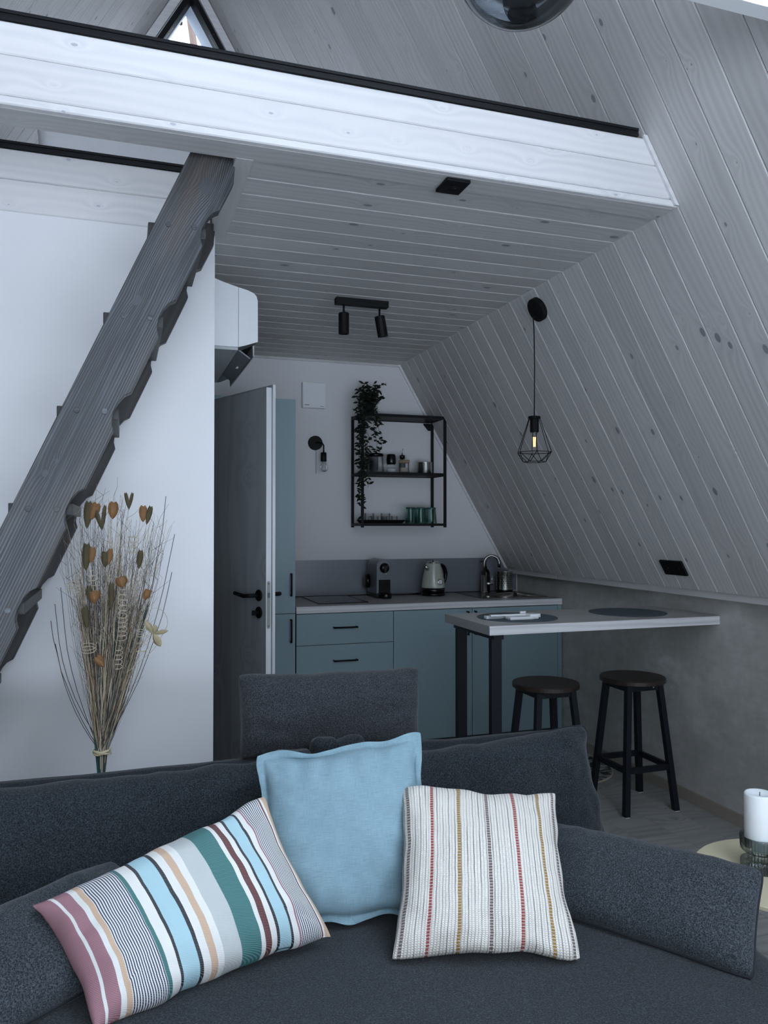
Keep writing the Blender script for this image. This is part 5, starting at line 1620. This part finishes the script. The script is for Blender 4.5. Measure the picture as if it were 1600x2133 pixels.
# fine wispy grass joined
for nm, mt, cnt in (('fine_grass', M['stem_dark'], 210), ('fine_grass', M['straw_pale'], 110), ('fine_grass', M['straw'], 110)):
    gm = bmesh.new()
    for i in range(cnt):
        f = rb.uniform(-1, 1)
        tz = rb.uniform(1.05, 1.475) - 0.10 * abs(f)
        hfrac = (tz - TIEZ) / 0.8
        tx = BXb + 0.030 + f * 0.185 * hfrac + rb.uniform(-0.02, 0.03)
        ty = BYb + rb.uniform(-0.12, 0.09) * hfrac
        p = stem_path(tx, ty, tz, 0.007, rb.uniform(-0.015, 0.015))[2:]
        tube(gm, p, [0.0008 * (1 - 0.55 * k / len(p)) for k in range(len(p))], 3, caps=False)
        # side wisps
        for s in range(2):
            k = rb.randrange(4, len(p))
            q = p[k]
            d = Vector((rb.uniform(-1, 1), rb.uniform(-0.4, 0.4), rb.uniform(0.5, 1.6))).normalized() * rb.uniform(0.03, 0.09)
            tube(gm, [q, q + d * 0.5 + Vector((rb.uniform(-.006, .006), 0, 0)), q + d + Vector((rb.uniform(-.012, .012), 0, 0.004))], [0.0006, 0.0005, 0.0003], 3, caps=False)
    o = obj(nm, gm, mt, bq)
    o['kind'] = 'stuff'
# long loose arcs
ar = bmesh.new()
for (x1_, z1_, bw) in ((-0.195, 1.13, -0.03), (-0.18, 1.18, -0.02), (-0.19, 1.01, -0.02), (0.155, 1.34, 0.02), (0.130, 1.46, 0.02), (0.150, 1.22, 0.02), (-0.205, 1.08, -0.02)):
    tube(ar, stem_path(x1_ if x1_ > -0.2 else x1_, BYb - 0.03, z1_, 0.003, bw)[2:], 0.0010, 4, caps=False)
def curl(c, r, z, turns, mt_bm, tilt=0.3, dx=0.0, dz=0.0, ph=0.0):
    pts = []
    for i in range(int(turns * 14) + 1):
        a = 2 * PI * i / 14 + ph
        t = i / (turns * 14)
        pts.append(Vector((c[0] + math.cos(a) * r + dx * t, c[1] + math.sin(a) * r * 0.6, c[2] + math.sin(a) * r * tilt + z * t + dz * t)))
    tube(mt_bm, pts, 0.0009, 4, caps=False)
cu_ = bmesh.new()
for (cx_, cz_, r_, zt2, tn) in ((-0.085, 1.17, 0.014, 0.06, 4), (0.0, 1.18, 0.013, -0.08, 5), (-0.14, 1.17, 0.018, 0.03, 3), (0.0, 1.02, 0.013, 0.08, 6), (0.03, 1.28, 0.016, 0.06, 4), (-0.01, 0.93, 0.010, 0.07, 5), (-0.095, 0.99, 0.02, 0.02, 2), (0.06, 1.02, 0.02, 0.03, 2), (0.058, 0.975, 0.018, 0.05, 2)):
    curl((cx_, BYb - 0.085, cz_), r_, zt2, tn, cu_, ph=rb.random() * 6)
# the loop reaching out to the right flower
lp_pts = [Vector((0.02, BYb - 0.05, 0.92)), Vector((0.06, BYb - 0.06, 0.955)), Vector((0.095, BYb - 0.06, 0.985)), Vector((0.115, BYb - 0.05, 1.02)), Vector((0.138, BYb - 0.05, 1.06)), Vector((0.125, BYb - 0.05, 1.10)), Vector((0.09, BYb - 0.05, 1.115)), Vector((0.068, BYb - 0.05, 1.09)), Vector((0.072, BYb - 0.05, 1.05))]
sm = lp_pts
for _ in range(2):
    q = [sm[0]]
    for i in range(len(sm) - 1):
        q += [sm[i].lerp(sm[i + 1], .25), sm[i].lerp(sm[i + 1], .75)]
    sm = q + [sm[-1]]
tube(cu_, sm, 0.0009, 5, caps=False)
obj('curled_tendrils', cu_, M['straw_pale'], bq)['kind'] = 'stuff'
obj('loose_arcs', ar, M['stem_dark'], bq)
def pod(x, z, L, W, mat, y=-0.10, tilt=0.0, petals=2, spread=0.35):
    bm = bmesh.new()
    b = Vector((x, BYb + y, z))
    for k in range(petals):
        sgn = (k - (petals - 1) / 2) * 2 / max(1, petals - 1) if petals > 1 else 0
        ax = Vector((math.sin(tilt + sgn * spread * 0.6), 0.0, math.cos(tilt + sgn * spread * 0.6)))
        sd_ = Vector((ax.z, 0.35 * sgn + 0.2, -ax.x)).normalized()
        nn2 = ax.cross(sd_)
        rows = []
        for t, w in ((0, 0.05), (0.12, 0.45), (0.35, 0.85), (0.6, 1.0), (0.85, 0.85), (1.0, 0.45)):
            row = []
            for m_ in (-1, -0.5, 0, 0.5, 1):
                notch = 0.08 * (1 - abs(m_)) * (t > 0.9)
                p = b + ax * (L * (t - notch)) + sd_ * (W / 2 * w * m_) + nn2 * (-(1 - m_ * m_) * W * 0.28 * w + sgn * 0.004)
                row.append(bm.verts.new(p))
            rows.append(row)
        for A, B in zip(rows, rows[1:]):
            for m_ in range(4):
                bm.faces.new((A[m_], A[m_ + 1], B[m_ + 1], B[m_]))
    # thickness
    r = bmesh.ops.solidify(bm, geom=bm.faces[:], thickness=0.0009)
    return bm
PODS = [(-0.030, 1.387, 0.054, 0.032, 'pod', 0.05, 1), (0.058, 1.378, 0.052, 0.026, 'pod', 0.0, 1), (0.068, 1.370, 0.06, 0.018, 'pod_olive', 0.22, 1), (-0.102, 1.358, 0.085, 0.026, 'pod_olive', 0.05, 1), (-0.092, 1.385, 0.055, 0.032, 'pod', 0.35, 1),
        (-0.058, 1.352, 0.080, 0.014, 'pod_olive', -0.1, 2), (0.018, 1.415, 0.055, 0.012, 'pod_olive', 0.0, 2), (-0.104, 1.232, 0.085, 0.026, 'pod_olive', 0.02, 1), (-0.090, 1.255, 0.05, 0.022, 'pod', 0.1, 1), (-0.050, 1.242, 0.05, 0.026, 'pod_olive', 0.0, 1),
        (-0.040, 1.25, 0.05, 0.018, 'pod', 0.1, 1), (0.046, 1.235, 0.06, 0.020, 'pod_olive', 0.1, 1), (0.002, 1.180, 0.036, 0.030, 'pod', -0.2, 2), (-0.078, 1.135, 0.04, 0.026, 'pod', 0.0, 2), (0.064, 1.140, 0.036, 0.024, 'pod', 0.3, 1),
        (-0.050, 0.945, 0.042, 0.018, 'pod', -0.6, 2), (-0.032, 1.11, 0.09, 0.018, 'pod_olive', 0.0, 1), (-0.10, 1.06, 0.07, 0.022, 'pod_olive', -0.1, 1), (-0.095, 1.145, 0.045, 0.018, 'pod_olive', 0.0, 1)]
for (x, z, L, W, mt, tl, pn) in PODS:
    obj('seed_pod', pod(x, z, L, W, M[mt], tilt=tl, petals=pn), M[mt], bq)
fl2 = bmesh.new()
fb = bmesh.new()
for (tl, L, W) in ((-0.55, 0.052, 0.022), (1.35, 0.046, 0.016), (2.65, 0.045, 0.026), (0.2, 0.03, 0.022)):
    b = Vector((0.092, BYb - 0.05, 1.030))
    ax = Vector((math.sin(tl), -0.2, math.cos(tl))).normalized()
    sd_ = Vector((ax.z, 0.3, -ax.x)).normalized(); nn2 = ax.cross(sd_)
    rows = []
    for t, w in ((0, 0.25), (0.3, 0.8), (0.6, 1.0), (0.85, 0.6), (1.0, 0.08)):
        rows.append([fb.verts.new(b + ax * (L * t) + sd_ * (W / 2 * w * m_) - nn2 * (1 - m_ * m_) * W * 0.3 * w) for m_ in (-1, -0.4, 0.4, 1)])
    for A, B in zip(rows, rows[1:]):
        for m_ in range(3):
            fb.faces.new((A[m_], A[m_ + 1], B[m_ + 1], B[m_]))
bmesh.ops.solidify(fb, geom=fb.faces[:], thickness=0.001)
o = obj('dried_flower', fb, M['raffia'], bq)
o['label'] = 'pale star-shaped dried flower on a curled stem'
tie_ = bmesh.new()
tube(tie_, [(BXb + 0.0225 * math.cos(2 * PI * i / 24), BYb + 0.0225 * math.sin(2 * PI * i / 24), TIEZ + 0.002 * math.sin(i)) for i in range(49)], 0.0040, 6, flat=1.0)
tube(tie_, [(BXb + 0.0225 * math.cos(2 * PI * i / 24), BYb + 0.0225 * math.sin(2 * PI * i / 24), TIEZ - 0.006 + 0.002 * math.cos(i)) for i in range(25)], 0.0036, 6)
tube(tie_, [(BXb + 0.022, BYb - 0.01, TIEZ), (BXb + 0.030, BYb - 0.014, TIEZ + 0.012), (BXb + 0.028, BYb - 0.012, TIEZ - 0.010)], 0.0014, 5)
obj('raffia_tie', tie_, M['raffia'], bq, smooth=True)

# ------------------------------------------------------------------ bare tree outside the loft window
tr_ = thing('bare_tree', 'bare winter tree outside the loft window', 'tree', (1.0, 9.0, -0.4))
WL[tr_.name] = Vector((1.0, 9.0, -0.4))
rt = random.Random(5)
trunk = bmesh.new()
tube(trunk, [(1.1, 9.2, -0.4), (1.05, 9.1, 3), (0.85, 9.0, 6.0), (0.5, 8.9, 8.2), (0.2, 8.9, 9.5)], [0.12, 0.10, 0.05, 0.025, 0.01], 8)
obj('trunk', trunk, M['bark'], tr_)
bm = bmesh.new()
def branch(p, d, L, r, dep):
    pts = [p]
    for i in range(4):
        d = (d + Vector((rt.uniform(-.35, .35), rt.uniform(-.3, .3), rt.uniform(-.2, .3)))).normalized()
        pts.append(pts[-1] + d * L / 4)
    tube(bm, pts, [r, r * 0.85, r * 0.7, r * 0.5, r * 0.3], 4, caps=False)
    if dep:
        for k in range(3):
            q = pts[rt.randrange(1, 5)]
            branch(q, (d + Vector((rt.uniform(-1, 1), rt.uniform(-.6, .6), rt.uniform(-.6, .8)))).normalized(), L * 0.6, r * 0.5, dep - 1)
for i in range(9):
    z = 5.0 + i * 0.5
    t = (z - 3) / 6.5
    branch(Vector((1.05 - 0.85 * max(0, t) ** 1.3, 9.0, z)), Vector((rt.choice((-1, 1)) * 0.9, rt.uniform(-.3, .3), rt.uniform(0.0, .6))), 1.5, 0.026, 3)
obj('branches', bm, M['bark'], tr_)
